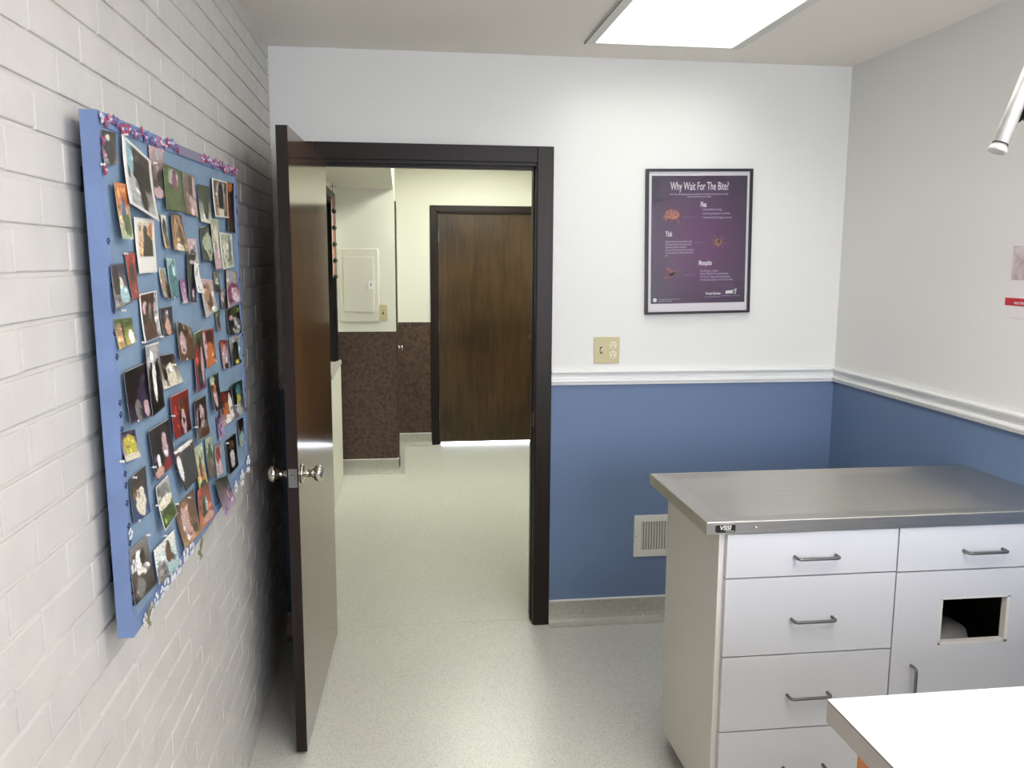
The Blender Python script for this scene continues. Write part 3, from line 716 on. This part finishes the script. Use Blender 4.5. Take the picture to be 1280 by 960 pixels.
tube(bm, [pm+side*.024, pm+side*.05+Vector((0, 0, .008)), pm+side*.09+Vector((0, 0, .02))], .008, 12); ball(bm, pm+side*.05+Vector((0, 0, .008)), .014)
tube(bm, [pm+side*.026+dr_*.018, pm+side*.018+dr_*.026], .003, 8); tube(bm, [pm+side*.026-dr_*.018, pm+side*.018-dr_*.026], .003, 8)
obj('swivel_bracket', bm, M['black'], lp)
bm = B(); s0 = pm+side*.09+Vector((0, 0, .02)); tube(bm, [s0, s0+Vector((.12, 0, .06)), Vector((1.84, 2.04, 2.12)), Vector((XR-.02, 2.05, 2.12))], .011, 14); obj('lamp_arm', bm, M['satin'], lp)
bm = B(); lathe(bm, (XR, 2.05, 2.12), (-1, 0, 0), [(0, .05), (.012, .05), (.02, .03), (.03, .018)], 28); obj('wall_mount', bm, M['satin'], lp)

# ------------------------------------------------------------------ photo board
BX = XL+.05; bcY, bcZ, bw, bh, brt = (1.4194+2.5322)/2, (.9951+1.8565)/2, (2.5322-1.4194)/2, (1.8565-.9951)/2, .0235
ca, sa = math.cos(brt), math.sin(brt)
def bt(p):          # p.x = out from board face, p.y along wall, p.z up (board frame, centred)
    return Vector((BX+p.x, bcY+p.y*ca-p.z*sa, bcZ+p.y*sa+p.z*ca))
bd_ = thing('bulletin_board', 'large blue framed photo board hung on the white brick wall', 'bulletin board', (BX-.03, bcY, bcZ-bh))
bm = B(); fr = .022
for a in ((-bw, -bw+fr, -bh, bh), (bw-fr, bw, -bh, bh), (-bw+fr, bw-fr, -bh, -bh+fr), (-bw+fr, bw-fr, bh-fr, bh)):
    box(bm, -.026, .0, a[0], a[1], a[2], a[3], tf=bt)
bmesh.ops.remove_doubles(bm, verts=bm.verts[:], dist=1e-5)
obj('board_frame', bm, M['boardblue'], bd_)
bm = B(); box(bm, -.020, -.003, -bw+fr, bw-fr, -bh+fr, bh-fr, tf=bt); obj('board_panel', bm, M['boardfelt'], bd_)
bm = B(); box(bm, -.0495, -.026, -bw+.06, bw-.06, bh-.12, bh-.08, tf=bt); obj('mounting_cleat', bm, M['dark'], bd_)
bm = B(); box(bm, -.0495, -.026, -bw+.06, bw-.06, -bh+.08, -bh+.12, tf=bt); obj('mounting_cleat', bm, M['dark'], bd_)
# flower trim along the top edge
fcols = [(168, 72, 96), (186, 118, 142), (150, 62, 80), (200, 188, 202), (118, 88, 136), (110, 130, 176)]
fm = [mat('flower_petal', c, .7) for c in fcols]
rng = random.Random(11)
def flower(y, z, r, m_):
    bm = B()
    for k in range(5):
        a = 2*PI*k/5+rng.random(); c = bt(Vector((.004, y+r*.6*math.cos(a), z+r*.6*math.sin(a))))
        ball(bm, c, r*.5, (.3, 1, 1), 0, 1)
    ball(bm, bt(Vector((.005, y, z))), r*.35, (1, 1, 1), 1, 1)
    obj('flower', bm, [m_, fm[rng.choice([3, 5])]], bd_)
y = -bw+.01
while y < bw:
    u = (y+bw)/(2*bw)
    if not (.42 < u < .60):
        flower(y, bh-.010+rng.uniform(-.006, .006), rng.uniform(.0075, .0105), fm[rng.choice([0, 0, 1, 1, 2, 4] if u > .6 else [0, 1, 2, 3, 4, 5])])
    y += .019 if u < .42 else .016
bm = B(); box(bm, 0, .003, -.075*bw*2+.0, .12*bw*2, bh-.021, bh-.002, tf=bt); obj('ribbon', bm, mat('mauve_grey_ribbon', (134, 128, 152), .7), bd_)
for k in range(3): flower(-bw+.010, bh-.045-.022*k, .0078, fm[[0, 1, 0][k]])
# paw marks down the near frame side
M['paw'] = mat('dark_blue_paw', (40, 48, 84), .6); M['decor'] = mat('silvery_white_cutout', (214, 214, 216), .5)
def paw(y, z, r, m_, name='paw_sticker'):
    bm = B(); lathe(bm, bt(Vector((.0, y, z))), (1, 0, 0), [(0, r*.55), (.001, r*.5)], 10)
    for k in range(4):
        a = math.radians(25+43*k); lathe(bm, bt(Vector((.0, y+r*math.cos(a), z+r*math.sin(a)))), (1, 0, 0), [(0, r*.28), (.001, r*.24)], 8)
    obj(name, bm, m_, bd_)
for z in (.23, .16, .12, .085, .045, -.03, -.05, -.075, -.12, -.15, -.17, -.20, -.24, -.27, -.285, -.30, -.33, -.355, -.375):
    paw(-bw+.011+rng.uniform(-.003, .003), z, .0065, M['paw'])
for z in (.35, .31, .22, .12, .05, -.04, -.10, -.20, -.26): paw(bw-.011, z, .007, M['paw'])
# white cut-outs along the bottom frame
def cutout(y, z, r, name='white_flower_cutout'):
    bm = B()
    for k in range(5):
        a = 2*PI*k/5+rng.random()*.4
        ball(bm, bt(Vector((.003, y+r*.7*math.cos(a), z+r*.7*math.sin(a)))), r*.42, (.3, 1, 1), 0, 1)
    obj(name, bm, M['decor'], bd_)
for y, z, r in ((-.50, .006, .012), (-.46, .010, .010), (-.43, .012, .013), (-.39, .010, .012), (-.36, .014, .016), (-.31, .02, .022), (-.27, .012, .018), (-.21, .018, .020), (-.16, .012, .018), (.34, .0, .018), (.43, .0, .024), (.53, .012, .026), (-.545, .18, .010), (-.54, .12, .013)):
    cutout(y, -bh+z, r)
M['twig'] = mat('olive_raffia', (128, 124, 82), .8)
def sprig(y, z, s, label):
    bm = B()
    for a, l in ((70, 1), (95, .8), (50, .9), (82, 1.1), (108, .7), (60, .6), (-50, .4), (-95, .3), (-130, .45), (-75, .4)):
        a = math.radians(a); tube(bm, [bt(Vector((.004, y, z))), bt(Vector((.007, y+s*l*.5*math.cos(a), z+s*l*.5*math.sin(a)))), bt(Vector((.008, y+s*l*math.cos(a)*1.15, z+s*l*math.sin(a))))], .0008, 5)
    ball(bm, bt(Vector((.004, y, z))), .006, (.6, 1, 1))
    tag(obj('sprig_bow', bm, M['twig']), label, 'decoration')
sprig(-.10, -bh-.022, .035, 'small olive raffia sprig hanging under the middle of the blue board')
sprig(-.49, -bh+.0, .032, 'small olive raffia sprig at the near bottom corner of the blue board')

# ---- snapshots
C = dict(K=(30, 25, 26), D=(62, 48, 42), BR=(112, 72, 46), TN=(182, 138, 98), CR=(226, 216, 190), W=(236, 232, 226), G=(84, 104, 52), DG=(38, 62, 50), LG=(176, 190, 158), O=(214, 118, 60),
         R=(160, 54, 48), P=(150, 66, 118), PK=(206, 168, 172), Y=(208, 192, 78), T=(72, 132, 138), LT=(150, 190, 196), GY=(132, 126, 124), LGY=(184, 182, 180), PU=(66, 50, 82), BL=(64, 84, 132), MR=(84, 34, 32), SK=(214, 160, 140), LV=(186, 150, 196))
def ray(u, v): return Fw+R2*((u-640)/CF)-U2*((v-480)/CF)
def board_uv(u, v, off=.0):
    q = ray(u, v); t_ = (BX+off-CAM.x)/q.x; p = CAM+q*t_
    dy, dz = p.y-bcY, p.z-bcZ
    return (dy*ca+dz*sa, -dy*sa+dz*ca)
def snapshot(quad, spec, label, border=0.0, layer=0, lift=.006, bot=None):
    """quad: corners in photo pixels TL TR BR BL, turned into a patch on the board plane"""
    off = .0015+layer*.0035
    q = [board_uv(*p, off) for p in quad]
    NU, NV = 24, 32
    bgt, bgb, els = spec
    me_v = []; cols = []
    rg = random.Random(hash(label) % 1000 if False else sum(ord(ch) for ch in label))
    ph1, ph2 = rg.random()*6, rg.random()*6
    flecks = [(rg.uniform(.1, .9), rg.uniform(.08, .92), rg.uniform(.04, .13), rg.uniform(.03, .10), rg.choice([.62, .7, 1.3, 1.45])) for _ in range(9)]
    for j in range(NV+1):
        v = 1-j/NV
        for i in range(NU+1):
            u = i/NU
            ty = q[0][0]*(1-u)*v+q[1][0]*u*v+q[2][0]*u*(1-v)+q[3][0]*(1-u)*(1-v)
            tz = q[0][1]*(1-u)*v+q[1][1]*u*v+q[2][1]*u*(1-v)+q[3][1]*(1-u)*(1-v)
            me_v.append((off+lift*(1-v)**2, ty, tz))
            if border and (u < border or u > 1-border or v > 1-border*.6 or v < border*(bot or .6)):
                c = C['W']
            else:
                w_ = v+.06*math.sin(u*7+ph1)
                c = [C[bgt][k]*w_+C[bgb][k]*(1-w_) for k in range(3)]
                for cx, cy, rx, ry, cn in els:
                    d = ((u-cx)/rx)**2+((v-cy)/ry)**2+.12*math.sin(u*19+ph2)+.12*math.sin(v*23+ph1)
                    if d < 1.0:
                        k_ = min(1, (1.0-d)*5+.45); c = [c[k]*(1-k_)+C[cn][k]*k_ for k in range(3)]
                for cx, cy, rx, ry, g_ in flecks:
                    if ((u-cx)/rx)**2+((v-cy)/ry)**2 < 1: c = [k*g_ for k in c]
                nz = 1+rg.uniform(-.13, .13); c = [max(0, min(255, k*nz)) for k in c]
            g_ = sum(c)/3; c = [max(0, ((g_*.25+k*.75)-120)*1.18+112) for k in c] if c is not C['W'] else c
            cols.append(srgb(c))
    bm = B(); cl = bm.verts.layers.float_color.new('Col')
    vs = [bm.verts.new(bt(Vector(p))) for p in me_v]
    bk = [bm.verts.new(bt(Vector((p[0]-.0005, p[1], p[2])))) for p in me_v]
    for v_, c_ in zip(vs, cols): v_[cl] = c_
    for v_ in bk: v_[cl] = srgb(C['W'])
    W1 = NU+1
    for j in range(NV):
        for i in range(NU):
            a = j*W1+i
            f = bm.faces.new((vs[a], vs[a+1], vs[a+1+W1], vs[a+W1])); f.smooth = True
            bm.faces.new((bk[a], bk[a+W1], bk[a+1+W1], bk[a+1]))
    for i in range(NU):
        bm.faces.new((vs[i], bk[i], bk[i+1], vs[i+1])); a = NV*W1+i; bm.faces.new((vs[a], vs[a+1], bk[a+1], bk[a]))
    for j in range(NV):
        a = j*W1; bm.faces.new((vs[a], vs[a+W1], bk[a+W1], bk[a])); a = j*W1+NU; bm.faces.new((vs[a], bk[a], bk[a+W1], vs[a+W1]))
    o = obj('snapshot', bm, M['photo'])
    return tag(o, label, 'photo', 'snapshots pinned to the blue board')
def dog(c, c2=None, x=.5, s=1.0):
    e = [(x, .30, .26*s, .30, c), (x, .62, .17*s, .20, c), (x-.14*s, .70, .06, .12, c), (x+.14*s, .70, .06, .12, c)]
    if c2: e += [(x, .30, .11*s, .20, c2), (x, .57, .07*s, .09, c2)]
    return e
SN = [
 (((126.5,162),(145,166),(145,205),(127.5,206)), ('D','GY',[(.5,.4,.35,.4,'D'),(.4,.8,.14,.1,'CR'),(.4,.55,.08,.2,'DG')]), 'dim brown snapshot with a white star shape, top near corner of the blue board', 0, 0),
 (((186,181),(205,187),(205,249),(190,247)), ('PK','D',[(.6,.85,.25,.1,'LGY'),(.7,.35,.3,.25,'D'),(.4,.1,.4,.12,'PK')]), 'dull pink and brown snapshot tucked behind the large white-bordered print', 0, 0),
 (((152.5,167),(189,201),(193,277),(155,254)), ('D','LGY',[(.6,.6,.36,.22,'D'),(.2,.75,.12,.3,'LT'),(.55,.35,.12,.35,'D'),(.25,.3,.2,.2,'LGY')]), 'largest white-bordered print, dark figure on grey ground, slipping askew near the top', .09, 1),
 (((143,227.5),(159.5,230),(164,299),(150,299)), ('O','LG',[(.5,.75,.45,.2,'O'),(.5,.45,.2,.3,'BL'),(.65,.25,.3,.2,'G')]), 'narrow orange and green snapshot left of the largest white-bordered print', 0, 2),
 (((167.5,271),(193,274),(194,340),(171,342)), ('CR','O',[(.6,.35,.28,.36,'D'),(.5,.72,.12,.14,'D'),(.8,.78,.15,.15,'O')]), 'white-bordered portrait of a dark pointy-eared dog on cream', .15, 0),
 (((204.5,204),(227,214),(229,266),(206,262)), ('G','G',[(.5,.75,.28,.2,'LG'),(.55,.68,.16,.28,'P'),(.5,.3,.3,.25,'G')]), 'green garden snapshot with a magenta figure, upper row', 0, 1),
 (((228,214),(243,220),(246,272),(230,267)), ('GY','BR',[(.6,.6,.2,.4,'MR'),(.55,.25,.2,.25,'PK'),(.85,.5,.12,.5,'PK')]), 'brown and pink snapshot right beside the green garden one', 0, 0),
 (((247,230),(262.5,234),(263,280),(249,277)), ('DG','CR',[(.5,.75,.5,.3,'DG'),(.55,.4,.2,.3,'K')]), 'dark green snapshot with a black animal on pale ground, upper row', 0, 0),
 (((265,222),(284.5,227.5),(284,273),(267,271)), ('BR','TN',[(.5,.6,.3,.35,'LGY'),(.5,.55,.18,.4,'K'),(.5,.15,.3,.1,'CR')]), 'cream-edged snapshot of a dark dog face on tan, upper far corner', .07, 1),
 (((284.5,227.5),(292,229),(292,292),(283,288)), ('K','D',[(.4,.9,.4,.1,'O'),(.4,.4,.3,.3,'MR')]), 'narrow dark snapshot with orange top against the far frame edge', 0, 0),
 (((201,268),(207,269.5),(210,311),(204,311)), ('CR','TN',[(.5,.65,.4,.25,'K'),(.6,.25,.35,.2,'D')]), 'tiny pale strip snapshot of a black cat right of the dark pointy-eared dog', 0, 0),
 (((214,267),(227,269),(234,315),(215.5,312.5)), ('BR','TN',[(.5,.5,.4,.5,'TN'),(.6,.4,.18,.35,'BR'),(.4,.1,.25,.12,'CR')]), 'tan snapshot filled by a fawn dog face, below the green garden one', 0, 1),
 (((250,284),(266,281),(267,327),(252,327)), ('DG','DG',[(.5,.55,.4,.25,'LG'),(.6,.35,.25,.3,'LG')]), 'dark green snapshot with pale white animals, right part of the board', 0, 0),
 (((263,273),(273,274),(276,336),(268,337)), ('LG','PK',[(.5,.6,.3,.3,'CR'),(.5,.2,.3,.2,'PK')]), 'long pale cream-green strip snapshot overlapping the white animals', 0, 1),
 (((274.5,290),(290,292.5),(290.5,333),(277,337)), ('LG','LG',[(.35,.4,.2,.4,'CR'),(.75,.5,.12,.4,'GY')]), 'pale green snapshot of two standing shapes under the cream-edged dog face', .06, 2),
 (((156,315),(169,316),(171,372.5),(163,376)), ('R','R',[(.5,.5,.3,.3,'MR'),(.6,.2,.3,.2,'R')]), 'plain brick red narrow snapshot', 0, 0),
 (((139,331),(155,329),(161,378),(142,387)), ('PU','GY',[(.55,.5,.2,.18,'CR'),(.3,.6,.2,.35,'K'),(.7,.25,.3,.2,'LT')]), 'dark blue-grey snapshot with a small yellowish figure left of the red one', 0, 1),
 (((208,322),(219,324),(222,371),(212,373)), ('LT','T',[(.5,.5,.4,.4,'T'),(.7,.75,.2,.2,'LT')]), 'teal blue snapshot, upper middle of the board', 0, 1),
 (((198,334),(207,335),(213,373),(202,372)), ('LT','GY',[(.4,.6,.3,.4,'TN'),(.7,.2,.3,.25,'BR')]), 'grey-brown snapshot with a diagonal pale branch beside the teal one', 0, 0),
 (((225,349),(232,350),(233,379),(227,379)), ('P','PK',[(.6,.5,.3,.4,'LV')]), 'tiny pink and violet strip snapshot', 0, 0),
 (((234,298),(245,298),(247,331),(235,330)), ('PK','LGY',[(.5,.4,.3,.2,'PU')]), 'small pale pink snapshot above the black dog with white paper', 0, 0),
 (((234,316),(244,317),(243,378),(235,377)), ('K','PU',[(.5,.5,.3,.2,'DG'),(.6,.15,.2,.1,'PK')]), 'tall black and violet snapshot in the middle of the upper half', 0, 1),
 (((243,328),(248,330),(251,367),(242,366)), ('W','W',[(.5,.1,.3,.04,'LGY')]), 'blank white slip beside the tall black snapshot', 0, 2),
 (((250,348),(266,350),(270,388),(255.5,398)), ('PK','LGY',[(.45,.5,.28,.42,'TN'),(.6,.3,.15,.3,'BR'),(.7,.12,.2,.08,'W')]), 'pale snapshot of a sandy long-haired dog, right of centre', 0, 1),
 (((267,340),(274,339),(274,366),(267,365)), ('GY','D',[(.5,.5,.4,.2,'LGY'),(.4,.2,.4,.2,'K')]), 'tiny grey snapshot under the cream-green strip', 0, 0),
 (((283,337),(296,340),(299,375),(283.5,385)), ('TN','PK',[(.4,.8,.5,.2,'LGY'),(.5,.35,.5,.3,'P'),(.6,.3,.3,.2,'PK')]), 'mauve floral snapshot at the far edge, upper middle', 0, 1),
 (((275,364),(283,361),(283,386),(276,387)), ('GY','PU',[(.4,.6,.3,.3,'PK'),(.7,.3,.3,.4,'K')]), 'tiny grey-violet snapshot left of the mauve floral one', 0, 0),
 (((142.5,399),(165,397),(167,427),(146,437)), ('G','Y',[(.2,.4,.18,.45,'TN'),(.4,.5,.06,.5,'D'),(.8,.25,.14,.3,'W'),(.75,.8,.25,.15,'G')]), 'olive and yellow snapshot at the near edge below the blue-grey one', 0, 0),
 (((174,368),(196,363),(199,420),(178,429)), ('MR','MR',[(.25,.7,.14,.14,'PK'),(.5,.4,.25,.5,'MR'),(.85,.5,.12,.45,'LGY'),(.5,.6,.06,.2,'GY')]), 'dark maroon snapshot with white top edge, upper left of centre', .045, 0),
 (((200,385),(215,382),(216,417),(202,421)), ('PU','K',[(.5,.3,.25,.3,'SK'),(.5,.75,.16,.14,'GY')]), 'small dark violet snapshot with a tan face right of the maroon one', 0, 1),
 (((221,401),(240,409),(242,448),(223,452)), ('GY','BR',[(.2,.8,.18,.2,'D'),(.55,.75,.15,.25,'BR'),(.8,.4,.25,.35,'BR'),(.3,.45,.2,.3,'PK')]), 'brown snapshot of dogs sitting together, centre of the board', 0, 1),
 (((269,387),(274.5,387),(275,414),(270,414)), ('G','GY',[(.5,.4,.4,.3,'PU')]), 'tiny olive strip snapshot right of the sandy dog', 0, 0),
 (((283,388),(299,380),(300.5,416),(284.5,419)), ('D','K',[(.6,.85,.3,.15,'G'),(.6,.3,.35,.3,'LGY'),(.3,.4,.2,.2,'K'),(.3,.65,.15,.1,'PK')]), 'busy black and white snapshot at the far edge, middle height', 0, 0),
 (((242,417),(252.5,411),(255.5,484),(244,491)), ('G','P',[(.5,.75,.3,.15,'D'),(.4,.55,.3,.25,'R'),(.5,.25,.2,.25,'DG'),(.8,.4,.15,.3,'PK')]), 'long narrow red and green snapshot in the middle', 0, 1),
 (((253,413),(267,410),(268.5,452),(257,461)), ('R','O',[(.6,.75,.3,.25,'MR'),(.5,.3,.3,.35,'O'),(.1,.6,.12,.4,'PK')]), 'orange-red snapshot right beside the long red and green one', 0, 0),
 (((275,425),(284.5,425),(285,460),(278,461.5)), ('R','PK',[(.5,.5,.35,.35,'PK'),(.5,.1,.3,.1,'K')]), 'small snapshot with red top and pale pink figure', 0, 0),
 (((286.5,422.5),(300,419),(300,453),(289,458)), ('LGY','K',[(.5,.4,.32,.45,'K'),(.6,.1,.3,.08,'Y'),(.9,.5,.12,.4,'LT')]), 'snapshot of a black triangular dog shape at the far edge', 0, 0),
 (((182,432),(199,427),(203,508),(188,521)), ('LGY','K',[(.5,.4,.4,.5,'K'),(.45,.5,.14,.35,'W'),(.5,.85,.3,.14,'LGY')]), 'tall snapshot of a black and white cat with grey top', 0, 2),
 (((155,465),(183,452),(189,519),(160,530)), ('K','PU',[(.3,.6,.25,.35,'K'),(.6,.35,.22,.3,'PU'),(.75,.18,.12,.15,'PK'),(.4,.2,.15,.2,'GY')]), 'large near-black purple snapshot at the near side, middle height', 0, 1),
 (((199,445),(217,441),(226.5,477.5),(202,487)), ('D','CR',[(.5,.8,.4,.15,'D'),(.55,.35,.25,.4,'CR'),(.2,.4,.12,.2,'K')]), 'pale yellow dog lying on brown, snapshot with a slanted right side', 0, 1),
 (((213,496),(235,485.5),(237,537),(216,550)), ('R','MR',[(.2,.4,.2,.5,'R'),(.6,.5,.2,.4,'BR'),(.6,.28,.13,.28,'PK'),(.62,.32,.06,.08,'K')]), 'rust brown snapshot of a long-nosed dog face', 0, 1),
 (((243,501.5),(257,493.5),(260,542),(245,552)), ('D','GY',[(.45,.55,.3,.3,'PK'),(.3,.5,.12,.25,'D'),(.7,.12,.4,.14,'BR')]), 'grey-pink snapshot with a brown corner, right of the rust brown dog', 0, 1),
 (((262,471),(273,465),(274,509.5),(265,515)), ('DG','K',[(.35,.4,.2,.3,'PK'),(.35,.65,.2,.14,'O'),(.2,.85,.3,.12,'LG')]), 'dark snapshot with an orange and white figure, curling off the board', 0, 1),
 (((273,491),(289,487),(293,523),(276,535)), ('MR','PK',[(.3,.8,.3,.15,'R'),(.5,.35,.28,.3,'O'),(.8,.5,.15,.4,'W'),(.5,.15,.2,.14,'W')]), 'snapshot of a ginger and white pet, right lower middle', 0, 0),
 (((289,482),(302.5,474),(305,514),(293,523)), ('DG','GY',[(.5,.75,.25,.2,'T'),(.5,.5,.2,.15,'Y'),(.2,.6,.18,.3,'K'),(.5,.2,.3,.2,'LGY')]), 'teal and yellow snapshot against the far frame edge, lower middle', 0, 1),
 (((270.5,521),(277,519),(279.5,542),(273,551)), ('PU','LV',[(.7,.5,.3,.4,'LV')]), 'tiny violet strip snapshot under the ginger and white pet', 0, 0),
 (((297,526),(304,521),(305,553),(299,558)), ('K','LG',[(.5,.75,.4,.2,'K'),(.5,.3,.4,.2,'LT')]), 'small black and pale green snapshot near the far lower corner', 0, 0),
 (((151,541),(169,536),(173,571),(154,577.5)), ('PU','CR',[(.5,.5,.42,.38,'Y'),(.5,.1,.5,.12,'CR')]), 'bright yellow picture with a purple top at the near edge', 0, 0),
 (((186,539),(211,523),(218,577),(193,602)), ('D','PU',[(.35,.55,.18,.4,'K'),(.62,.5,.13,.3,'PK'),(.25,.3,.07,.15,'W'),(.6,.12,.2,.14,'R'),(.2,.1,.2,.1,'SK')]), 'dark snapshot of a black dog and a pale dog side by side', 0, 1),
 (((217,565),(241,547),(246,595),(229,615)), ('BR','K',[(.55,.45,.42,.45,'K'),(.12,.55,.12,.3,'W'),(.5,.95,.5,.06,'W')]), 'big black dog with white chest under a white-edged brown strip', 0, 2),
 (((243,560),(252.5,553),(257,603),(247,612)), ('LG','Y',[(.5,.3,.3,.25,'O'),(.5,.5,.12,.3,'D'),(.5,.05,.4,.1,'DG')]), 'yellow and green snapshot right of the big black dog', 0, 1),
 (((256,549),(265,544),(269,592),(260,601)), ('LG','DG',[(.5,.6,.3,.2,'G'),(.4,.25,.3,.2,'BR')]), 'narrow leafy green snapshot left of the small red one', 0, 0),
 (((268,556),(276,553),(277,590),(270,597)), ('GY','PK',[(.5,.6,.35,.3,'R'),(.6,.3,.25,.2,'PK')]), 'small red and pink snapshot, lower right', 0, 0),
 (((282,551),(295,541),(296,582),(285,594)), ('K','K',[(.5,.35,.2,.3,'LGY'),(.5,.75,.2,.15,'BR')]), 'black snapshot with a pale slim figure, far lower corner', 0, 0),
 (((247,612),(261,602),(266,644),(249,664)), ('R','O',[(.4,.85,.5,.16,'R'),(.45,.45,.18,.3,'DG'),(.6,.5,.08,.2,'LGY'),(.6,.15,.4,.1,'SK')]), 'snapshot with red top and orange foreground on the bottom edge', 0, 1),
 (((219,634),(242,611),(247,665),(226,686)), ('BR','TN',[(.5,.45,.3,.4,'SK'),(.75,.5,.2,.4,'BR'),(.3,.5,.1,.4,'PK')]), 'tan close-up snapshot of a curled fawn pet on the bottom row', 0, 0),
 (((162,599),(182,581),(185,640),(165,655)), ('D','BL',[(.5,.75,.5,.25,'D'),(.55,.35,.3,.3,'CR'),(.4,.5,.08,.15,'CR'),(.25,.6,.12,.1,'BR')]), 'snapshot of a cream cat on dark ground, near side, lower part', 0, 0),
 (((195,609),(210,594),(216,641),(200,664)), ('LGY','G',[(.5,.75,.35,.18,'GY'),(.5,.5,.5,.14,'CR'),(.5,.2,.4,.2,'G')]), 'curling snapshot with pale stripes and olive bottom', .04, 1),
 (((162,688),(183.5,669),(192.5,729),(166,757.5)), ('GY','D',[(.45,.65,.2,.25,'W'),(.6,.68,.12,.2,'D'),(.7,.45,.18,.1,'W'),(.35,.2,.2,.2,'GY')]), 'snapshot of a grey and white cat at the bottom near corner', 0, 0),
 (((192.5,688),(218,662),(222,706),(196,731)), ('W','LT',[(.6,.6,.14,.3,'BR'),(.25,.2,.25,.35,'GY'),(.75,.4,.08,.1,'BR')]), 'white snapshot of a ginger cat on snow, bottom row', 0, 1),
 (((269,601),(284,594),(292.5,626),(279.5,646)), ('D','LV',[(.4,.85,.5,.15,'K'),(.65,.4,.13,.2,'P'),(.65,.4,.06,.11,'PK')]), 'mauve tag with a purple emblem hanging off the bottom right frame', 0, 3),
]
sn_objs = []
for quad, spec, label, border, layer in SN:
    lf = .010 if 'curl' in label or 'slip' in label else .005
    sn_objs.append(snapshot(quad, spec, label, border, layer, lf, 1.9 if 'pointy-eared dog on' in label else None))
# push pins on selected snapshots (index, u, v)
M['pin'] = mat('clear_white_pin', (226, 224, 220), .25)
def pin(px, py, label, layer=1):
    yy, zz = board_uv(px, py, .004)
    bm = B(); o_ = bt(Vector((-.002, yy, zz)))
    lathe(bm, o_, (1, 0, 0), [(0, .0005), (.004+layer*.0035, .0005), (.0041+layer*.0035, .0026), (.005+layer*.0035, .0022), (.007+layer*.0035, .0015), (.009+layer*.0035, .0022), (.010+layer*.0035, .0026), (.0104+layer*.0035, .001)], 10)
    tag(obj('push_pin', bm, M['pin']), label, 'push pin', 'push pins in the blue board')
for px, py, lb, ly in (
  (128, 205.5, 'lower near corner of the dim brown star snapshot', 0), (154, 168, 'top of the largest white-bordered print', 1), (156, 298, 'foot of the orange and green snapshot', 2),
  (194, 204, 'top of the dull pink and brown snapshot', 0), (190, 340, 'foot of the pointy-eared dog portrait', 0), (157, 317, 'top of the brick red snapshot', 0), (214, 372, 'foot of the teal snapshot', 1),
  (230, 378, 'foot of the tiny pink and violet strip', 0), (151, 388, 'foot of the blue-grey snapshot', 1), (179, 428, 'foot of the maroon snapshot', 0), (199, 421, 'between the maroon and dark violet snapshots', 1),
  (265, 385, 'foot of the sandy dog snapshot', 1), (230, 449, 'foot of the sitting dogs snapshot', 1), (269, 452, 'foot of the orange-red snapshot', 0), (184, 452, 'top of the large near-black snapshot', 2),
  (168, 526, 'foot of the large near-black snapshot', 1), (215, 456, 'right side of the pale yellow dog snapshot', 1), (214, 520, 'left side of the rust brown dog snapshot', 1), (243, 534, 'left side of the grey-pink snapshot', 1),
  (168, 597, 'top of the cream cat snapshot', 0), (172, 651, 'foot of the cream cat snapshot', 0), (194, 632, 'left side of the curling striped snapshot', 1), (185, 669, 'top of the grey and white cat snapshot', 0),
  (221, 630, 'top of the tan close-up snapshot', 0), (236, 622, 'upper right of the tan close-up snapshot', 0), (204, 670, 'top of the ginger cat snapshot', 1), (222, 588, 'left side of the big black dog snapshot', 2),
  (152, 577, 'foot of the bright yellow picture', 0), (190, 584, 'left side of the two dogs snapshot', 1), (293, 507, 'side of the teal and yellow snapshot', 1), (270, 592, 'foot of the small red and pink snapshot', 0), (284, 554, 'top of the black slim figure snapshot', 0)):
    pin(px, py, 'small clear push pin at the '+lb if not lb.startswith('between') else 'small clear push pin '+lb, ly)
